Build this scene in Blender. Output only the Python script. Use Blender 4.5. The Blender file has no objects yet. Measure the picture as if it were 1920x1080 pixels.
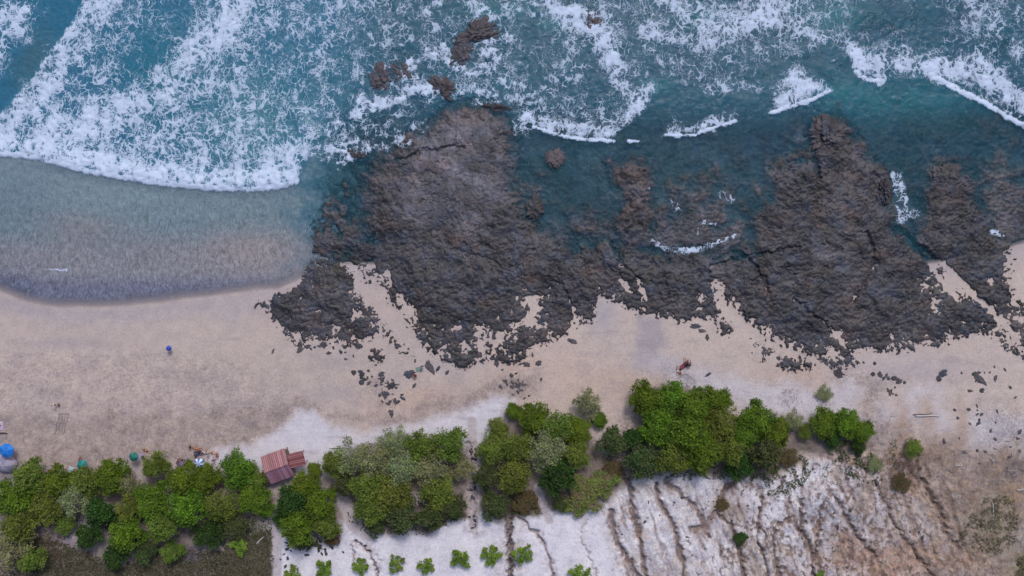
import bpy, bmesh, math, random
import numpy as np
from mathutils import Vector, Matrix

# ------------------------------------------------------------------ camera, sky, sun, exposure
H = 150.0                                   # drone height above the sea
sc = bpy.context.scene
cam_d = bpy.data.cameras.new("Camera"); cam = bpy.data.objects.new("Camera", cam_d)
sc.collection.objects.link(cam); sc.camera = cam
cam.location = (0, 0, H); cam.rotation_euler = (0, 0, 0)
cam_d.sensor_width = 36.0; cam_d.lens = 36.0 * H / 192.0
cam_d.clip_start = 1.0; cam_d.clip_end = 5000.0

SUN_EL, SUN_AZ = math.radians(50), math.radians(15)      # azimuth measured from +Y towards +X
w = bpy.data.worlds.new("World"); sc.world = w; w.use_nodes = True
nt = w.node_tree; nt.nodes.clear()
sky = nt.nodes.new("ShaderNodeTexSky"); sky.sky_type = 'NISHITA'; sky.sun_disc = False
sky.sun_elevation = SUN_EL; sky.sun_rotation = SUN_AZ
sky.air_density = 1.0; sky.dust_density = 3.0; sky.ozone_density = 1.0
bg = nt.nodes.new("ShaderNodeBackground"); bg.inputs['Strength'].default_value = 0.12
wo = nt.nodes.new("ShaderNodeOutputWorld")
nt.links.new(sky.outputs[0], bg.inputs[0]); nt.links.new(bg.outputs[0], wo.inputs[0])
sd = bpy.data.lights.new("Sun", 'SUN'); sun = bpy.data.objects.new("Sun", sd); sc.collection.objects.link(sun)
sd.energy = 1.5; sd.angle = math.radians(14); sd.color = (1.0, 0.985, 0.98)
sdir = Vector((math.sin(SUN_AZ) * math.cos(SUN_EL), math.cos(SUN_AZ) * math.cos(SUN_EL), math.sin(SUN_EL)))
sun.rotation_euler = sdir.to_track_quat('Z', 'Y').to_euler()
sc.view_settings.view_transform = 'Standard'; sc.view_settings.look = 'None'
sc.view_settings.exposure = 0.10; sc.view_settings.gamma = 1.0; sc.view_settings.use_curve_mapping = False

rnd = random.Random(7)
rng = np.random.default_rng(7)
COL = sc.collection

# ------------------------------------------------------------------ small helpers
KAL = 0.86                                   # display value -> albedo
def lin(c):
    return tuple(KAL * ((v / 255) / 12.92 if v / 255 <= 0.04045 else ((v / 255 + 0.055) / 1.055) ** 2.4) for v in c)

def hash2(ix, iy, seed):
    h = (ix.astype(np.int64) * 374761393 + iy.astype(np.int64) * 668265263 + seed * 1442695041) & 0xffffffff
    h = ((h ^ (h >> 13)) * 1274126177) & 0xffffffff
    h = h ^ (h >> 16)
    return (h & 0xffff).astype(np.float32) / 65535.0

def vnoise(x, y, seed=0):                    # gradient noise, about -1..1
    ix = np.floor(x); iy = np.floor(y)
    fx = (x - ix).astype(np.float32); fy = (y - iy).astype(np.float32)
    ix = ix.astype(np.int64); iy = iy.astype(np.int64)
    u = fx * fx * fx * (fx * (fx * 6 - 15) + 10); v = fy * fy * fy * (fy * (fy * 6 - 15) + 10)
    def g(dx, dy):
        a = hash2(ix + dx, iy + dy, seed) * 6.2831853
        return np.cos(a) * (fx - dx) + np.sin(a) * (fy - dy)
    a, b, c, d = g(0, 0), g(1, 0), g(0, 1), g(1, 1)
    return 1.5 * ((a * (1 - u) + b * u) * (1 - v) + (c * (1 - u) + d * u) * v)

def fbm(x, y, seed=0, octv=4, gain=0.5):
    s = 0; a = 1.0; t = 0
    for i in range(octv):
        s = s + a * vnoise(x, y, seed + i * 17); t += a
        x = x * 2.03 + 13.7; y = y * 2.03 - 7.3; a *= gain
    return s / t

def ridged(x, y, seed=0, octv=4):
    s = 0; a = 1.0; t = 0
    for i in range(octv):
        s = s + a * (1 - np.abs(vnoise(x, y, seed + i * 31)) * 1.6); t += a
        x = x * 2.1 + 3.1; y = y * 2.1 + 9.2; a *= 0.5
    return s / t

def ss(a, b, x):
    t = np.clip((x - a) / (b - a), 0, 1); return t * t * (3 - 2 * t)

class Map:
    """plan of the coast in tenths of a metre, u to the east, v to the south"""
    def __init__(s, U, V, seed=1):
        s.U = U.astype(np.float32); s.V = V.astype(np.float32)
        n1 = fbm(U / 60, V / 60, seed, 3); n2 = fbm(U / 60, V / 60, seed + 5, 3)
        m1 = fbm(U / 11, V / 11, seed + 9, 3); m2 = fbm(U / 11, V / 11, seed + 13, 3)
        s.w = [(s.U, s.V), (s.U + 3 * m1, s.V + 3 * m2), (s.U + 9 * n1 + 8 * m1, s.V + 9 * n2 + 8 * m2),
               (s.U + 22 * n1 + 14 * m1, s.V + 22 * n2 + 14 * m2)]
    def _d(s, pts, closed, warp, margin):
        U, V = s.w[warp]
        P = np.array(pts, dtype=np.float32)
        lo = P.min(0) - margin; hi = P.max(0) + margin
        sel = np.where((U > lo[0]) & (U < hi[0]) & (V > lo[1]) & (V < hi[1]))[0]
        u = U[sel]; v = V[sel]
        best = np.full(u.shape, 1e9, np.float32); ins = np.zeros(u.shape, bool)
        n = len(P)
        for i in range(n if closed else n - 1):
            a = P[i]; b = P[(i + 1) % n]; e = b - a
            L = float(e @ e) + 1e-9
            t = np.clip(((u - a[0]) * e[0] + (v - a[1]) * e[1]) / L, 0, 1)
            dx = u - a[0] - t * e[0]; dy = v - a[1] - t * e[1]
            best = np.minimum(best, dx * dx + dy * dy)
            if closed:
                c = ((a[1] > v) != (b[1] > v))
                if c.any() and e[1] != 0:
                    xx = a[0] + (v - a[1]) * e[0] / e[1]
                    ins ^= c & (u < xx)
        return sel, np.sqrt(best), ins
    def sdf(s, pts, warp=2, margin=60):
        sel, d, ins = s._d(pts, True, warp, margin)
        out = np.full(s.U.shape, -float(margin), np.float32)
        out[sel] = np.where(ins, d, -d); return out
    def poly(s, pts, soft=8, warp=2):
        return ss(-soft, soft, s.sdf(pts, warp, soft + 30))
    def line(s, pts, w=4, soft=3, warp=1):
        sel, d, _ = s._d(pts, False, warp, w + soft + 30)
        out = np.zeros(s.U.shape, np.float32); out[sel] = 1 - ss(w, w + soft, d); return out
    def blob(s, x, y, rx, ry=None, warp=2, rot=0):
        ry = ry or rx; U, V = s.w[warp]; c, q = math.cos(math.radians(rot)), math.sin(math.radians(rot))
        a = (U - x) * c - (V - y) * q; b = (U - x) * q + (V - y) * c
        return np.exp(-np.clip(((a / rx) ** 2 + (b / ry) ** 2), 0, 30)).astype(np.float32)

def axis(lo, hi, step, far):
    a = list(np.arange(lo, hi + 1e-6, step)); s = step
    while a[-1] < far: s *= 1.22; a.append(a[-1] + s)
    s = step; b = []
    x = lo
    while x > -far: s *= 1.22; x -= s; b.append(x)
    return np.array(b[::-1] + a)

def add_attr(me, name, arr, kind):
    at = me.attributes.new(name, kind, 'POINT')
    if kind == 'FLOAT_COLOR':
        c = np.ones((len(arr), 4), np.float32); c[:, :3] = arr; at.data.foreach_set('color', c.ravel())
    else:
        at.data.foreach_set('value', np.ascontiguousarray(arr, dtype=np.float32))

def mesh_np(name, co, faces, mat, smooth=True, parent=None, mats=None):
    me = bpy.data.meshes.new(name)
    k = faces.shape[1]
    me.vertices.add(len(co)); me.vertices.foreach_set('co', np.ascontiguousarray(co, dtype=np.float32).ravel())
    me.loops.add(faces.size); me.loops.foreach_set('vertex_index', faces.astype(np.int32).ravel())
    me.polygons.add(len(faces)); me.polygons.foreach_set('loop_start', np.arange(0, faces.size, k, dtype=np.int32))
    try: me.polygons.foreach_set('loop_total', np.full(len(faces), k, dtype=np.int32))
    except Exception: pass
    me.polygons.foreach_set('use_smooth', np.full(len(faces), smooth, dtype=bool))
    me.update(calc_edges=True)
    if mat: me.materials.append(mat)
    return me

def link(name, data, parent=None):
    o = bpy.data.objects.new(name, data); COL.objects.link(o)
    if parent: o.parent = parent
    return o

def sheet(name, xs, ys, z, mat, keep=None):
    X, Y = np.meshgrid(xs, ys); co = np.stack([X.ravel(), Y.ravel(), z], 1)
    nx, ny = len(xs), len(ys)
    i = (np.arange(ny - 1)[:, None] * nx + np.arange(nx - 1)[None, :]).ravel()
    f = np.stack([i, i + 1, i + nx + 1, i + nx], 1)
    if keep is not None:
        f = f[keep[f].any(1)]
    me = mesh_np(name, co, f, mat); return link(name, me)

def thing(name, label, cat, loc=(0, 0, 0), rz=0, group=None):
    o = bpy.data.objects.new(name, None); COL.objects.link(o)
    o.empty_display_size = 0.3; o.location = loc; o.rotation_euler = (0, 0, rz)
    o['label'] = label; o['category'] = cat
    if group: o['group'] = group
    return o
def tag(o, label, cat, group=None):
    o['label'] = label; o['category'] = cat
    if group: o['group'] = group
    return o

# ------------------------------------------------------------------ node helpers
class NT:
    def __init__(s, name):
        s.m = bpy.data.materials.new(name); s.m.use_nodes = True; s.t = s.m.node_tree; s.t.nodes.clear()
        s.out = s.t.nodes.new("ShaderNodeOutputMaterial")
    def n(s, typ, ins=None, **kw):
        o = s.t.nodes.new(typ)
        for k, v in kw.items(): setattr(o, k, v)
        for k, v in (ins or {}).items():
            if hasattr(v, 'is_output') or isinstance(v, bpy.types.NodeSocket): s.t.links.new(v, o.inputs[k])
            else: o.inputs[k].default_value = v
        return o
    def pos(s): return s.n("ShaderNodeNewGeometry").outputs['Position']
    def attr(s, name): return s.n("ShaderNodeAttribute", attribute_name=name)
    def math(s, op, a, b=0.0, c=None, clamp=False):
        d = {0: a, 1: b}
        if c is not None: d[2] = c
        return s.n("ShaderNodeMath", d, operation=op, use_clamp=clamp).outputs[0]
    def vmath(s, op, a, b): 
        return s.n("ShaderNodeVectorMath", {0: a, 1: b}, operation=op).outputs[0]
    def noise(s, vec, scale, detail=4, rough=0.55, dist=0.0, out='Fac'):
        return s.n("ShaderNodeTexNoise", {'Vector': vec, 'Scale': scale, 'Detail': detail, 'Roughness': rough, 'Distortion': dist}).outputs[out]
    def vor(s, vec, scale, feature='DISTANCE_TO_EDGE', out='Distance', rnd=1.0):
        return s.n("ShaderNodeTexVoronoi", {'Vector': vec, 'Scale': scale, 'Randomness': rnd}, feature=feature).outputs[out]
    def mp(s, v, a, b, c=0.0, d=1.0, smooth=False):
        return s.n("ShaderNodeMapRange", {'Value': v, 'From Min': a, 'From Max': b, 'To Min': c, 'To Max': d},
                   interpolation_type='SMOOTHSTEP' if smooth else 'LINEAR').outputs[0]
    def mix(s, f, a, b, mode='MIX'):
        o = s.t.nodes.new("ShaderNodeMix"); o.data_type = 'RGBA'; o.blend_type = mode
        for sock, v in ((o.inputs[0], f), (o.inputs[6], a), (o.inputs[7], b)):
            if isinstance(v, bpy.types.NodeSocket): s.t.links.new(v, sock)
            elif isinstance(v, tuple): sock.default_value = (*v[:3], 1)
            else: sock.default_value = v
        return o.outputs[2]
    def scale(s, vec, sx, sy, sz=1.0, rot=0.0):
        return s.n("ShaderNodeMapping", {'Vector': vec, 'Scale': (sx, sy, sz), 'Rotation': (0, 0, rot)}).outputs[0]
    def bump(s, h, strength, dist, normal=None):
        d = {'Height': h, 'Strength': strength, 'Distance': dist}
        if normal: d['Normal'] = normal
        return s.n("ShaderNodeBump", d).outputs[0]
    def bsdf(s, col, rough=0.8, normal=None, **kw):
        d = {'Base Color': (*col[:3], 1) if isinstance(col, tuple) else col, 'Roughness': rough}
        if normal: d['Normal'] = normal
        for k, v in kw.items(): d[k.replace('_', ' ')] = v
        return s.n("ShaderNodeBsdfPrincipled", d).outputs[0]
    def done(s, sh):
        s.t.links.new(sh, s.out.inputs['Surface']); return s.m

def mat_ground():
    N = NT("sand_and_clay"); p = N.pos(); c = N.attr("col").outputs['Color']
    n1 = N.noise(p, 0.5, 6, 0.62); n2 = N.noise(p, 2.6, 5, 0.7); n3 = N.noise(p, 9.0, 3, 0.7)
    v = N.math('ADD', N.math('ADD', N.mp(n1, 0.3, 0.7, -0.09, 0.09), N.mp(n2, 0.28, 0.72, -0.15, 0.15)), N.mp(n3, 0.25, 0.75, -0.07, 0.07))
    rough_amt = N.attr("rgh").outputs['Fac']
    v = N.math('MULTIPLY', v, N.math('MULTIPLY_ADD', rough_amt, 2.8, 0.95))
    c = N.mix(1.0, c, N.n("ShaderNodeCombineColor", {0: N.math('ADD', v, 1.0), 1: N.math('ADD', v, 1.0), 2: N.math('MULTIPLY_ADD', v, 0.8, 1.0)}).outputs[0], 'MULTIPLY')
    # litter and pebbles: dark specks whose number follows the litter map
    spk = N.attr("spk").outputs['Fac']
    d = N.vor(N.vmath('ADD', p, N.vmath('MULTIPLY', N.noise(p, 2.0, 3, out='Color'), (1.6, 1.6, 0.0))), 3.1, 'F1'); d2 = N.noise(p, 2.6, 7, 0.8)
    th = N.math('SUBTRACT', N.math('MULTIPLY', spk, 0.34), N.math('MULTIPLY', d, 0.40))
    th = N.math('ADD', th, N.mp(d2, 0.3, 0.7, -0.30, 0.30))
    f = N.mp(th, -0.03, 0.16, 0.0, 0.62)
    f = N.math('MULTIPLY', f, N.mp(spk, 0.0, 0.25, 0.0, 1.0))
    hue = N.noise(p, 1.1, 3); dark = N.mix(N.mp(hue, 0.4, 0.6), (0.10, 0.075, 0.065), (0.17, 0.13, 0.105))
    c = N.mix(f, c, dark)
    lt = N.noise(N.vmath('ADD', p, (37.0, 11.0, 0.0)), 3.0, 4, 0.75)
    lf = N.math('MULTIPLY', N.mp(lt, 0.60, 0.68, 0.0, 0.45), N.mp(spk, 0.1, 0.7, 0.0, 1.0))
    c = N.mix(lf, c, (0.5, 0.46, 0.44))
    h = N.math('ADD', n2, N.math('MULTIPLY', n3, 0.5))
    nb = N.bump(h, 0.5, 0.12)
    wet = N.attr("wet").outputs['Fac']
    return N.done(N.bsdf(c, N.mp(wet, 0, 1, 0.95, 0.45), nb))

def mat_rock():
    N = NT("reef_rock"); p = N.pos()
    w1 = N.noise(p, 0.35, 4, 0.6, out='Color'); pw = N.vmath('ADD', p, N.vmath('MULTIPLY', N.vmath('SUBTRACT', w1, (0.5, 0.5, 0.5)), (3.0, 3.0, 0.0)))
    ps = N.scale(pw, 1.0, 0.42, 1.0, 0.5)
    big = N.noise(p, 0.09, 5, 0.6); n1 = N.noise(ps, 0.9, 7, 0.68); n2 = N.noise(p, 3.2, 6, 0.72)
    base = N.mix(N.mp(big, 0.38, 0.62), lin((56, 55, 61)), lin((80, 77, 83)))
    c = N.attr("col").outputs['Color']
    base = N.mix(1.0, base, c, 'MULTIPLY')
    rb = N.noise(N.vmath('ADD', p, (9.0, 70.0, 0.0)), 0.2, 5, 0.65)
    base = N.mix(N.mp(rb, 0.54, 0.68, 0, 0.55), base, lin((88, 66, 60)))
    bl = N.noise(N.vmath('ADD', p, (90.0, 7.0, 0.0)), 0.28, 5, 0.65)
    base = N.mix(N.mp(bl, 0.50, 0.64, 0, 0.7), base, lin((66, 72, 90)))
    ol = N.noise(N.vmath('ADD', p, (-40.0, 17.0, 0.0)), 0.35, 6, 0.7); base = N.mix(N.mp(ol, 0.54, 0.66, 0, 0.5), base, lin((74, 68, 58)))
    dk = N.noise(N.vmath('ADD', p, (5.0, -37.0, 0.0)), 0.16, 7, 0.72); base = N.mix(N.mp(dk, 0.50, 0.64, 0, 0.55), base, lin((38, 37, 44)))
    v = N.math('ADD', N.mp(n1, 0.28, 0.72, 0.6, 1.42), N.mp(n2, 0.28, 0.72, -0.36, 0.5))
    base = N.mix(1.0, base, N.n("ShaderNodeCombineColor", {0: v, 1: v, 2: v}).outputs[0], 'MULTIPLY')
    # pale salt and shell grit lodged in the joints
    lt = N.noise(p, 2.2, 5, 0.8)
    base = N.mix(N.mp(lt, 0.60, 0.70, 0.0, 0.45), base, (0.27, 0.26, 0.29))
    cr = N.vor(pw, 0.33, 'DISTANCE_TO_EDGE'); crf = N.mp(cr, 0.0, 0.045, 0.0, 1.0)
    gate = N.mp(N.noise(p, 0.15, 3), 0.45, 0.6, 1.0, 0.0)
    crf = N.math('MAXIMUM', crf, gate)
    base = N.mix(N.math('MULTIPLY', N.math('SUBTRACT', 1.0, crf), 0.55), base, (0.012, 0.012, 0.018))
    h = N.math('ADD', N.math('MULTIPLY', n1, 1.0), N.math('ADD', N.math('MULTIPLY', n2, 0.45), N.math('MULTIPLY', crf, 0.3)))
    nb = N.bump(h, 0.5, 0.18)
    return N.done(N.bsdf(base, 0.62, nb))

def mat_water():
    N = NT("sea_water"); p = N.pos()
    w1 = N.noise(p, 0.22, 3, 0.6, out='Color'); w2 = N.noise(p, 1.3, 3, 0.6, out='Color')
    pw = N.vmath('ADD', p, N.vmath('MULTIPLY', N.vmath('SUBTRACT', w1, (0.5, 0.5, 0.5)), (4.5, 4.5, 0.0)))
    pw = N.vmath('ADD', pw, N.vmath('MULTIPLY', N.vmath('SUBTRACT', w2, (0.5, 0.5, 0.5)), (0.9, 0.9, 0.0)))
    flat = N.vmath('MULTIPLY', pw, (1.0, 1.0, 0.0))
    pr = N.scale(flat, 1.0, 0.72, 1.0, -0.7)
    v1 = N.vor(pr, 0.92); v2 = N.vor(pr, 2.6); nn = N.noise(p, 3.4, 5, 0.75); n5 = N.noise(p, 0.6, 4, 0.6)
    d = N.attr("foam").outputs['Fac']
    v3 = N.vor(pr, 5.4); e = N.math('MINIMUM', N.math('MULTIPLY_ADD', v1, 3.0, N.mp(N.noise(p, 0.5, 3), .35, .65, -.06, .22)), N.math('MINIMUM', N.math('MULTIPLY_ADD', v2, 2.7, N.mp(N.noise(N.vmath('ADD', p, (31., 3., 0.)), 0.3, 3), .35, .65, .34, -.02)), N.math('MULTIPLY_ADD', v3, 2.3, 0.42)))
    n6 = N.noise(N.scale(pw, 0.32, 0.13, 1.0, -0.7), 1.0, 4, 0.6); dd = N.math('MULTIPLY', d, N.math('MULTIPLY', N.mp(n5, 0.3, 0.7, 0.5, 1.5), N.mp(n6, 0.3, 0.7, 0.6, 1.4)))
    x = N.math('SUBTRACT', N.math('MULTIPLY', dd, 0.98), e)
    x = N.math('ADD', x, N.mp(nn, 0.25, 0.75, -0.24, 0.20))
    f = N.mp(x, -0.04, 0.13, 0, 1, True)
    f = N.math('MULTIPLY', f, N.mp(d, 0.02, 0.22, 0, 1))
    f = N.math('MULTIPLY', f, N.mp(dd, 0.1, 0.9, 0.62, 0.97))
    # spray haze of fine bubbles between the threads
    hz = N.math('MULTIPLY', N.mp(N.noise(p, 1.1, 5, 0.7), 0.35, 0.75, 0, 0.17), N.mp(d, 0.1, 0.9, 0, 1))
    fo = N.math('MAXIMUM', f, hz)
    # body
    c = N.attr("col").outputs['Color']
    r1 = N.noise(p, 0.8, 6, 0.65); stw = N.attr("strk").outputs['Fac']
    ps = N.scale(pw, 2.6, 0.5, 1.0, 0.12); r2 = N.noise(ps, 1.0, 5, 0.7)
    r3 = N.noise(p, 4.0, 4, 0.7)
    v = N.math('ADD', N.mp(r1, 0.3, 0.7, 0.84, 1.16), N.math('MULTIPLY', N.mp(r2, 0.3, 0.7, -0.55, 0.6), stw))
    v = N.math('ADD', v, N.mp(r3, 0.3, 0.7, -0.12, 0.12))
    c = N.mix(1.0, c, N.n("ShaderNodeCombineColor", {0: v, 1: v, 2: v}).outputs[0], 'MULTIPLY')
    sp = N.math('MULTIPLY', N.mp(N.noise(N.scale(p, 1.0, 0.55, 1.0, 0.1), 2.4, 5, 0.85), 0.52, 0.62, 0, 0.6), stw)
    c = N.mix(sp, c, (0.42, 0.45, 0.55))
    hb = N.math('ADD', r1, N.math('MULTIPLY', r3, 0.25))
    nb = N.bump(hb, 0.45, 0.5)
    body = N.bsdf(c, 0.12, nb, Specular_IOR_Level=0.35)
    op = N.attr("opac").outputs['Fac']
    tr = N.n("ShaderNodeBsdfTransparent", {'Color': N.mix(N.mp(N.attr("deep").outputs['Fac'], 0.0, 0.5), (0.98, 0.98, 0.98), (0.66, 0.87, 0.95))}).outputs[0]
    sh = N.n("ShaderNodeMixShader", {0: op, 1: tr, 2: body}).outputs[0]
    nf = N.bump(N.math('ADD', f, N.math('MULTIPLY', nn, 0.5)), 0.6, 0.25)
    foam = N.bsdf(lin((216, 230, 255)), 0.85, nf, Specular_IOR_Level=0.1)
    sh = N.n("ShaderNodeMixShader", {0: fo, 1: sh, 2: foam}).outputs[0]
    return N.done(sh)

def mat_leaf(name, a, b, dry=(0.14, 0.11, 0.06), dryamt=0.0):
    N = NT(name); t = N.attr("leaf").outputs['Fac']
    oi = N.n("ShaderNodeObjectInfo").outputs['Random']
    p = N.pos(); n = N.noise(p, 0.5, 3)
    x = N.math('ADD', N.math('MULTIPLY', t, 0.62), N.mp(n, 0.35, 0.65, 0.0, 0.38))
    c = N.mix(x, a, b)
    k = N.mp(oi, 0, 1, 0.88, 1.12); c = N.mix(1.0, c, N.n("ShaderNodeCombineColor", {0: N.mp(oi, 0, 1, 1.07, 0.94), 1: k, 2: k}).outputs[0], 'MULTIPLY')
    if dryamt > 0: c = N.mix(N.mp(N.noise(p, 0.8, 3), 0.5, 0.62, 0, dryamt), c, dry)
    d = N.bsdf(c, 0.6, Specular_IOR_Level=0.25)
    tl = N.n("ShaderNodeBsdfTranslucent", {'Color': c}).outputs[0]
    return N.done(N.n("ShaderNodeMixShader", {0: 0.22, 1: d, 2: tl}).outputs[0])

def mat_plain(name, col, rough=0.7, vary=0.25, scale=4.0, bump=0.2):
    N = NT(name); p = N.n("ShaderNodeTexCoord").outputs['Object']; n = N.noise(p, scale, 5, 0.65)
    v = N.mp(n, 0.3, 0.7, 1 - vary, 1 + vary)
    c = N.mix(1.0, tuple(col), N.n("ShaderNodeCombineColor", {0: v, 1: v, 2: v}).outputs[0], 'MULTIPLY')
    return N.done(N.bsdf(c, rough, N.bump(n, bump, 0.05)))

M_ground, M_rock, M_water = mat_ground(), mat_rock(), mat_water()
M_bark = mat_plain("grey_bark", (0.13, 0.11, 0.10), 0.9, 0.35, 3)
M_wood = mat_plain("bleached_driftwood", (0.52, 0.49, 0.50), 0.8, 0.2, 5)
M_wood_d = mat_plain("weathered_wood", (0.20, 0.165, 0.15), 0.85, 0.3, 5)

# ------------------------------------------------------------------ plan of the coast
SH_U = np.array([-400, 0, 50, 110, 200, 300, 400, 480, 520, 570, 640, 900, 1300, 1700, 1860, 1920, 2400])
SH_V = np.array([520, 548, 566, 578, 576, 569, 556, 546, 545, 520, 498, 492, 500, 500, 470, 455, 430])
def z_back(v):      # typical ground height by distance behind the shore
    return np.interp(v, [-6000, -600, 0, 300, 480, 570, 700, 820, 900, 1080, 1400, 4000],
                     [-9, -5, -3, -1.3, -0.5, 0, 0.9, 1.6, 2.1, 3.0, 4.5, 9])
def to_map(X, Y):
    V = 540 - 10 * Y
    for _ in range(2):
        zb = z_back(V); k = H / (H - zb); V = 540 - 10 * Y * k
    return 960 + 10 * X * k, V
def from_map(u, v, extra=0.0):      # ground point of a place on the plan; extra = height of the thing's middle
    zb = float(z_back(v)) + extra; k = (H - max(zb, -0.0 if v < 570 else zb)) / H
    return (u - 960) * 0.1 * k, (540 - v) * 0.1 * k

R_main = [(702, 300), (738, 262), (795, 235), (822, 200), (870, 183), (930, 195), (957, 215), (968, 260), (975, 300), (968, 350),
          (990, 378), (1010, 405), (1045, 432), (1080, 450), (1110, 470), (1140, 488), (1180, 500), (1240, 515), (1300, 515), (1322, 530), (1348, 545),
          (1340, 590), (1310, 598), (1270, 600), (1240, 592), (1200, 572), (1160, 560), (1117, 546), (1110, 600), (1085, 608), (1050, 628),
          (1010, 650), (975, 668), (940, 652), (900, 648), (860, 655), (820, 642), (790, 617), (760, 590), (735, 560), (712, 530), (690, 500),
          (668, 480), (680, 440), (668, 410), (680, 380), (672, 340), (692, 315)]
R_right = [(1330, 500), (1350, 475), (1375, 460), (1392, 430), (1400, 400), (1440, 370), (1425, 330), (1450, 300), (1485, 288), (1518, 270),
           (1522, 225), (1560, 198), (1592, 232), (1620, 262), (1645, 300), (1660, 335), (1668, 380), (1680, 420), (1705, 440), (1712, 400), (1705, 345), (1722, 300),
           (1765, 290), (1805, 305), (1832, 345), (1850, 395), (1868, 440), (1888, 462), (1896, 485), (1882, 520), (1900, 560), (1935, 580),
           (1940, 665), (1895, 640), (1862, 608), (1840, 618), (1800, 633), (1750, 647), (1700, 638), (1660, 660), (1620, 652), (1580, 672),
           (1530, 665), (1480, 652), (1440, 638), (1420, 610), (1395, 590), (1360, 560), (1340, 542)]
R_left = [(478, 566), (505, 545), (545, 535), (572, 495), (605, 470), (648, 490), (668, 515), (698, 552), (722, 590), (714, 622), (692, 655),
          (650, 652), (610, 645), (580, 640), (552, 650), (530, 630), (508, 600)]
R_mid = [(1128, 300), (1185, 278), (1240, 305), (1248, 350), (1238, 400), (1228, 450), (1200, 480), (1140, 470), (1128, 420), (1138, 360)]
R_small = [[(762, 600), (790, 610), (830, 640), (905, 655), (960, 668), (985, 650), (1000, 668), (960, 682), (905, 672), (870, 690), (840, 680), (800, 655)],
           [(712, 600), (735, 612), (760, 650), (778, 672), (765, 676), (742, 650), (722, 628)],
           [(1335, 605), (1362, 590), (1372, 620), (1360, 640), (1345, 628)], [(1405, 640), (1425, 640), (1450, 660), (1430, 678), (1412, 662)],
           [(1460, 670), (1500, 668), (1520, 690), (1490, 700), (1466, 688)], [(1545, 670), (1600, 665), (1608, 688), (1580, 702), (1550, 692)],
           [(688, 655), (710, 652), (725, 672), (705, 684), (690, 674)], [(716, 722), (738, 708), (746, 722), (735, 735), (720, 738)],
           [(1655, 650), (1690, 640), (1720, 640), (1710, 660), (1665, 655)], [(1815, 610), (1850, 600), (1900, 650), (1925, 680), (1905, 672), (1860, 640)]]
S_wet = [(1105, 545), (1122, 540), (1150, 560)]
SAND_IN_ROCK = [[(980, 560), (1005, 555), (1012, 580), (1000, 605), (985, 605), (992, 580)], [(655, 500), (675, 510), (690, 540), (705, 560), (735, 600), (760, 640), (775, 660), (762, 660), (735, 620), (700, 580), (672, 545)],
                [(1336, 530), (1352, 540), (1368, 575), (1395, 600), (1420, 640), (1400, 640), (1365, 600), (1345, 575)],
                [(1768, 510), (1785, 520), (1812, 555), (1800, 560), (1780, 535)], [(1738, 545), (1752, 565), (1745, 575)], [(1885, 470), (1925, 455), (1930, 600), (1905, 560), (1890, 515)],
                [(840, 380), (852, 420), (838, 440), (828, 425)], [(908, 640), (945, 625), (965, 620), (930, 645)]]

# ------------------------------------------------------------------ ground sheet (sand, clay, seabed)
gx = axis(-112, 112, 0.17, 900); gy = axis(-68, 62, 0.17, 900)
GX, GY = np.meshgrid(gx, gy); GX = GX.ravel(); GY = GY.ravel()
U, V = to_map(GX, GY); G = Map(U, V, 3); U = G.U; V = G.V
n_lo = fbm(U / 90, V / 90, 41, 4); n_md = fbm(U / 22, V / 22, 42, 4); n_hi = fbm(U / 6, V / 6, 43, 3)
shore = np.interp(U, SH_U, SH_V) + 4 * n_lo
dv = V - shore
zg = np.where(dv > 0, np.interp(dv, [0, 30, 130, 250, 330, 510, 900, 4000], [0, 0.28, 0.9, 1.6, 2.1, 3.0, 4.5, 9]),
              np.interp(-dv, [0, 60, 200, 500, 1200, 6000], [0, -0.22, -1.1, -2.6, -5, -9]))
zg = zg + 0.06 * n_lo * ss(10, 120, dv) + 0.05 * n_md * ss(60, 200, dv)

pink = np.array(lin((192, 175, 170))); col = np.tile(pink, (len(U), 1)).astype(np.float32)
rgh = np.zeros(len(U), np.float32); spk = np.zeros(len(U), np.float32); wet = np.zeros(len(U), np.float32)
def paint(m, c, k=1.0):
    global col
    m = (np.clip(m * k, 0, 1))[:, None]; col = col * (1 - m) + np.array(lin(c), np.float32) * m
paint(ss(0.0, 0.6, n_lo) * ss(20, 150, dv), (192, 172, 163), 0.8)
paint(ss(0.0, 0.7, -n_lo) * ss(0, 40, dv), (178, 168, 170), 0.8)
paint(ss(60, 5, dv) * ss(-5, 5, dv), (176, 166, 170), 0.6)
paint(ss(850, 1000, U) * ss(10, 60, dv), (202, 185, 177), 0.7); paint(ss(700, 300, U) * ss(20, 120, dv) * ss(760, 700, V), (199, 182, 175), 0.6); paint(G.blob(1060, 700, 110, 60), (200, 178, 166), 0.8); paint(G.blob(1185, 720, 90, 40), (188, 165, 152), 0.7)
paint(G.blob(1500, 700, 80, 28), (192, 170, 158), 0.8); paint(G.blob(790, 745, 90, 22, rot=12), (195, 168, 152), 0.6)
paint(G.blob(500, 690, 220, 50), (192, 176, 168), 0.7); paint(G.blob(950, 700, 60, 26, rot=30), (190, 165, 148), 0.5)
# damp grey sand
gr = G.poly([(1195, 590), (1240, 600), (1250, 640), (1225, 690), (1190, 690), (1190, 640)], 14, 2)
paint(gr, (152, 144, 154), 0.75); wet = np.maximum(wet, gr)
paint(G.blob(1130, 590, 28, 45), (166, 160, 170), 0.7); paint(G.blob(1260, 690, 90, 24, rot=-12), (186, 178, 186), 0.8)
paint(G.blob(1700, 690, 130, 30), (176, 165, 172), 0.6)
for x, y, a, b in ((150, 640, 90, 10), (60, 570, 80, 14), (90, 645, 60, 8), (640, 680, 60, 14), (390, 710, 45, 16), (620, 735, 60, 12)):
    paint(G.blob(x, y, a, b), (165, 155, 158), 0.5)
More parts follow.
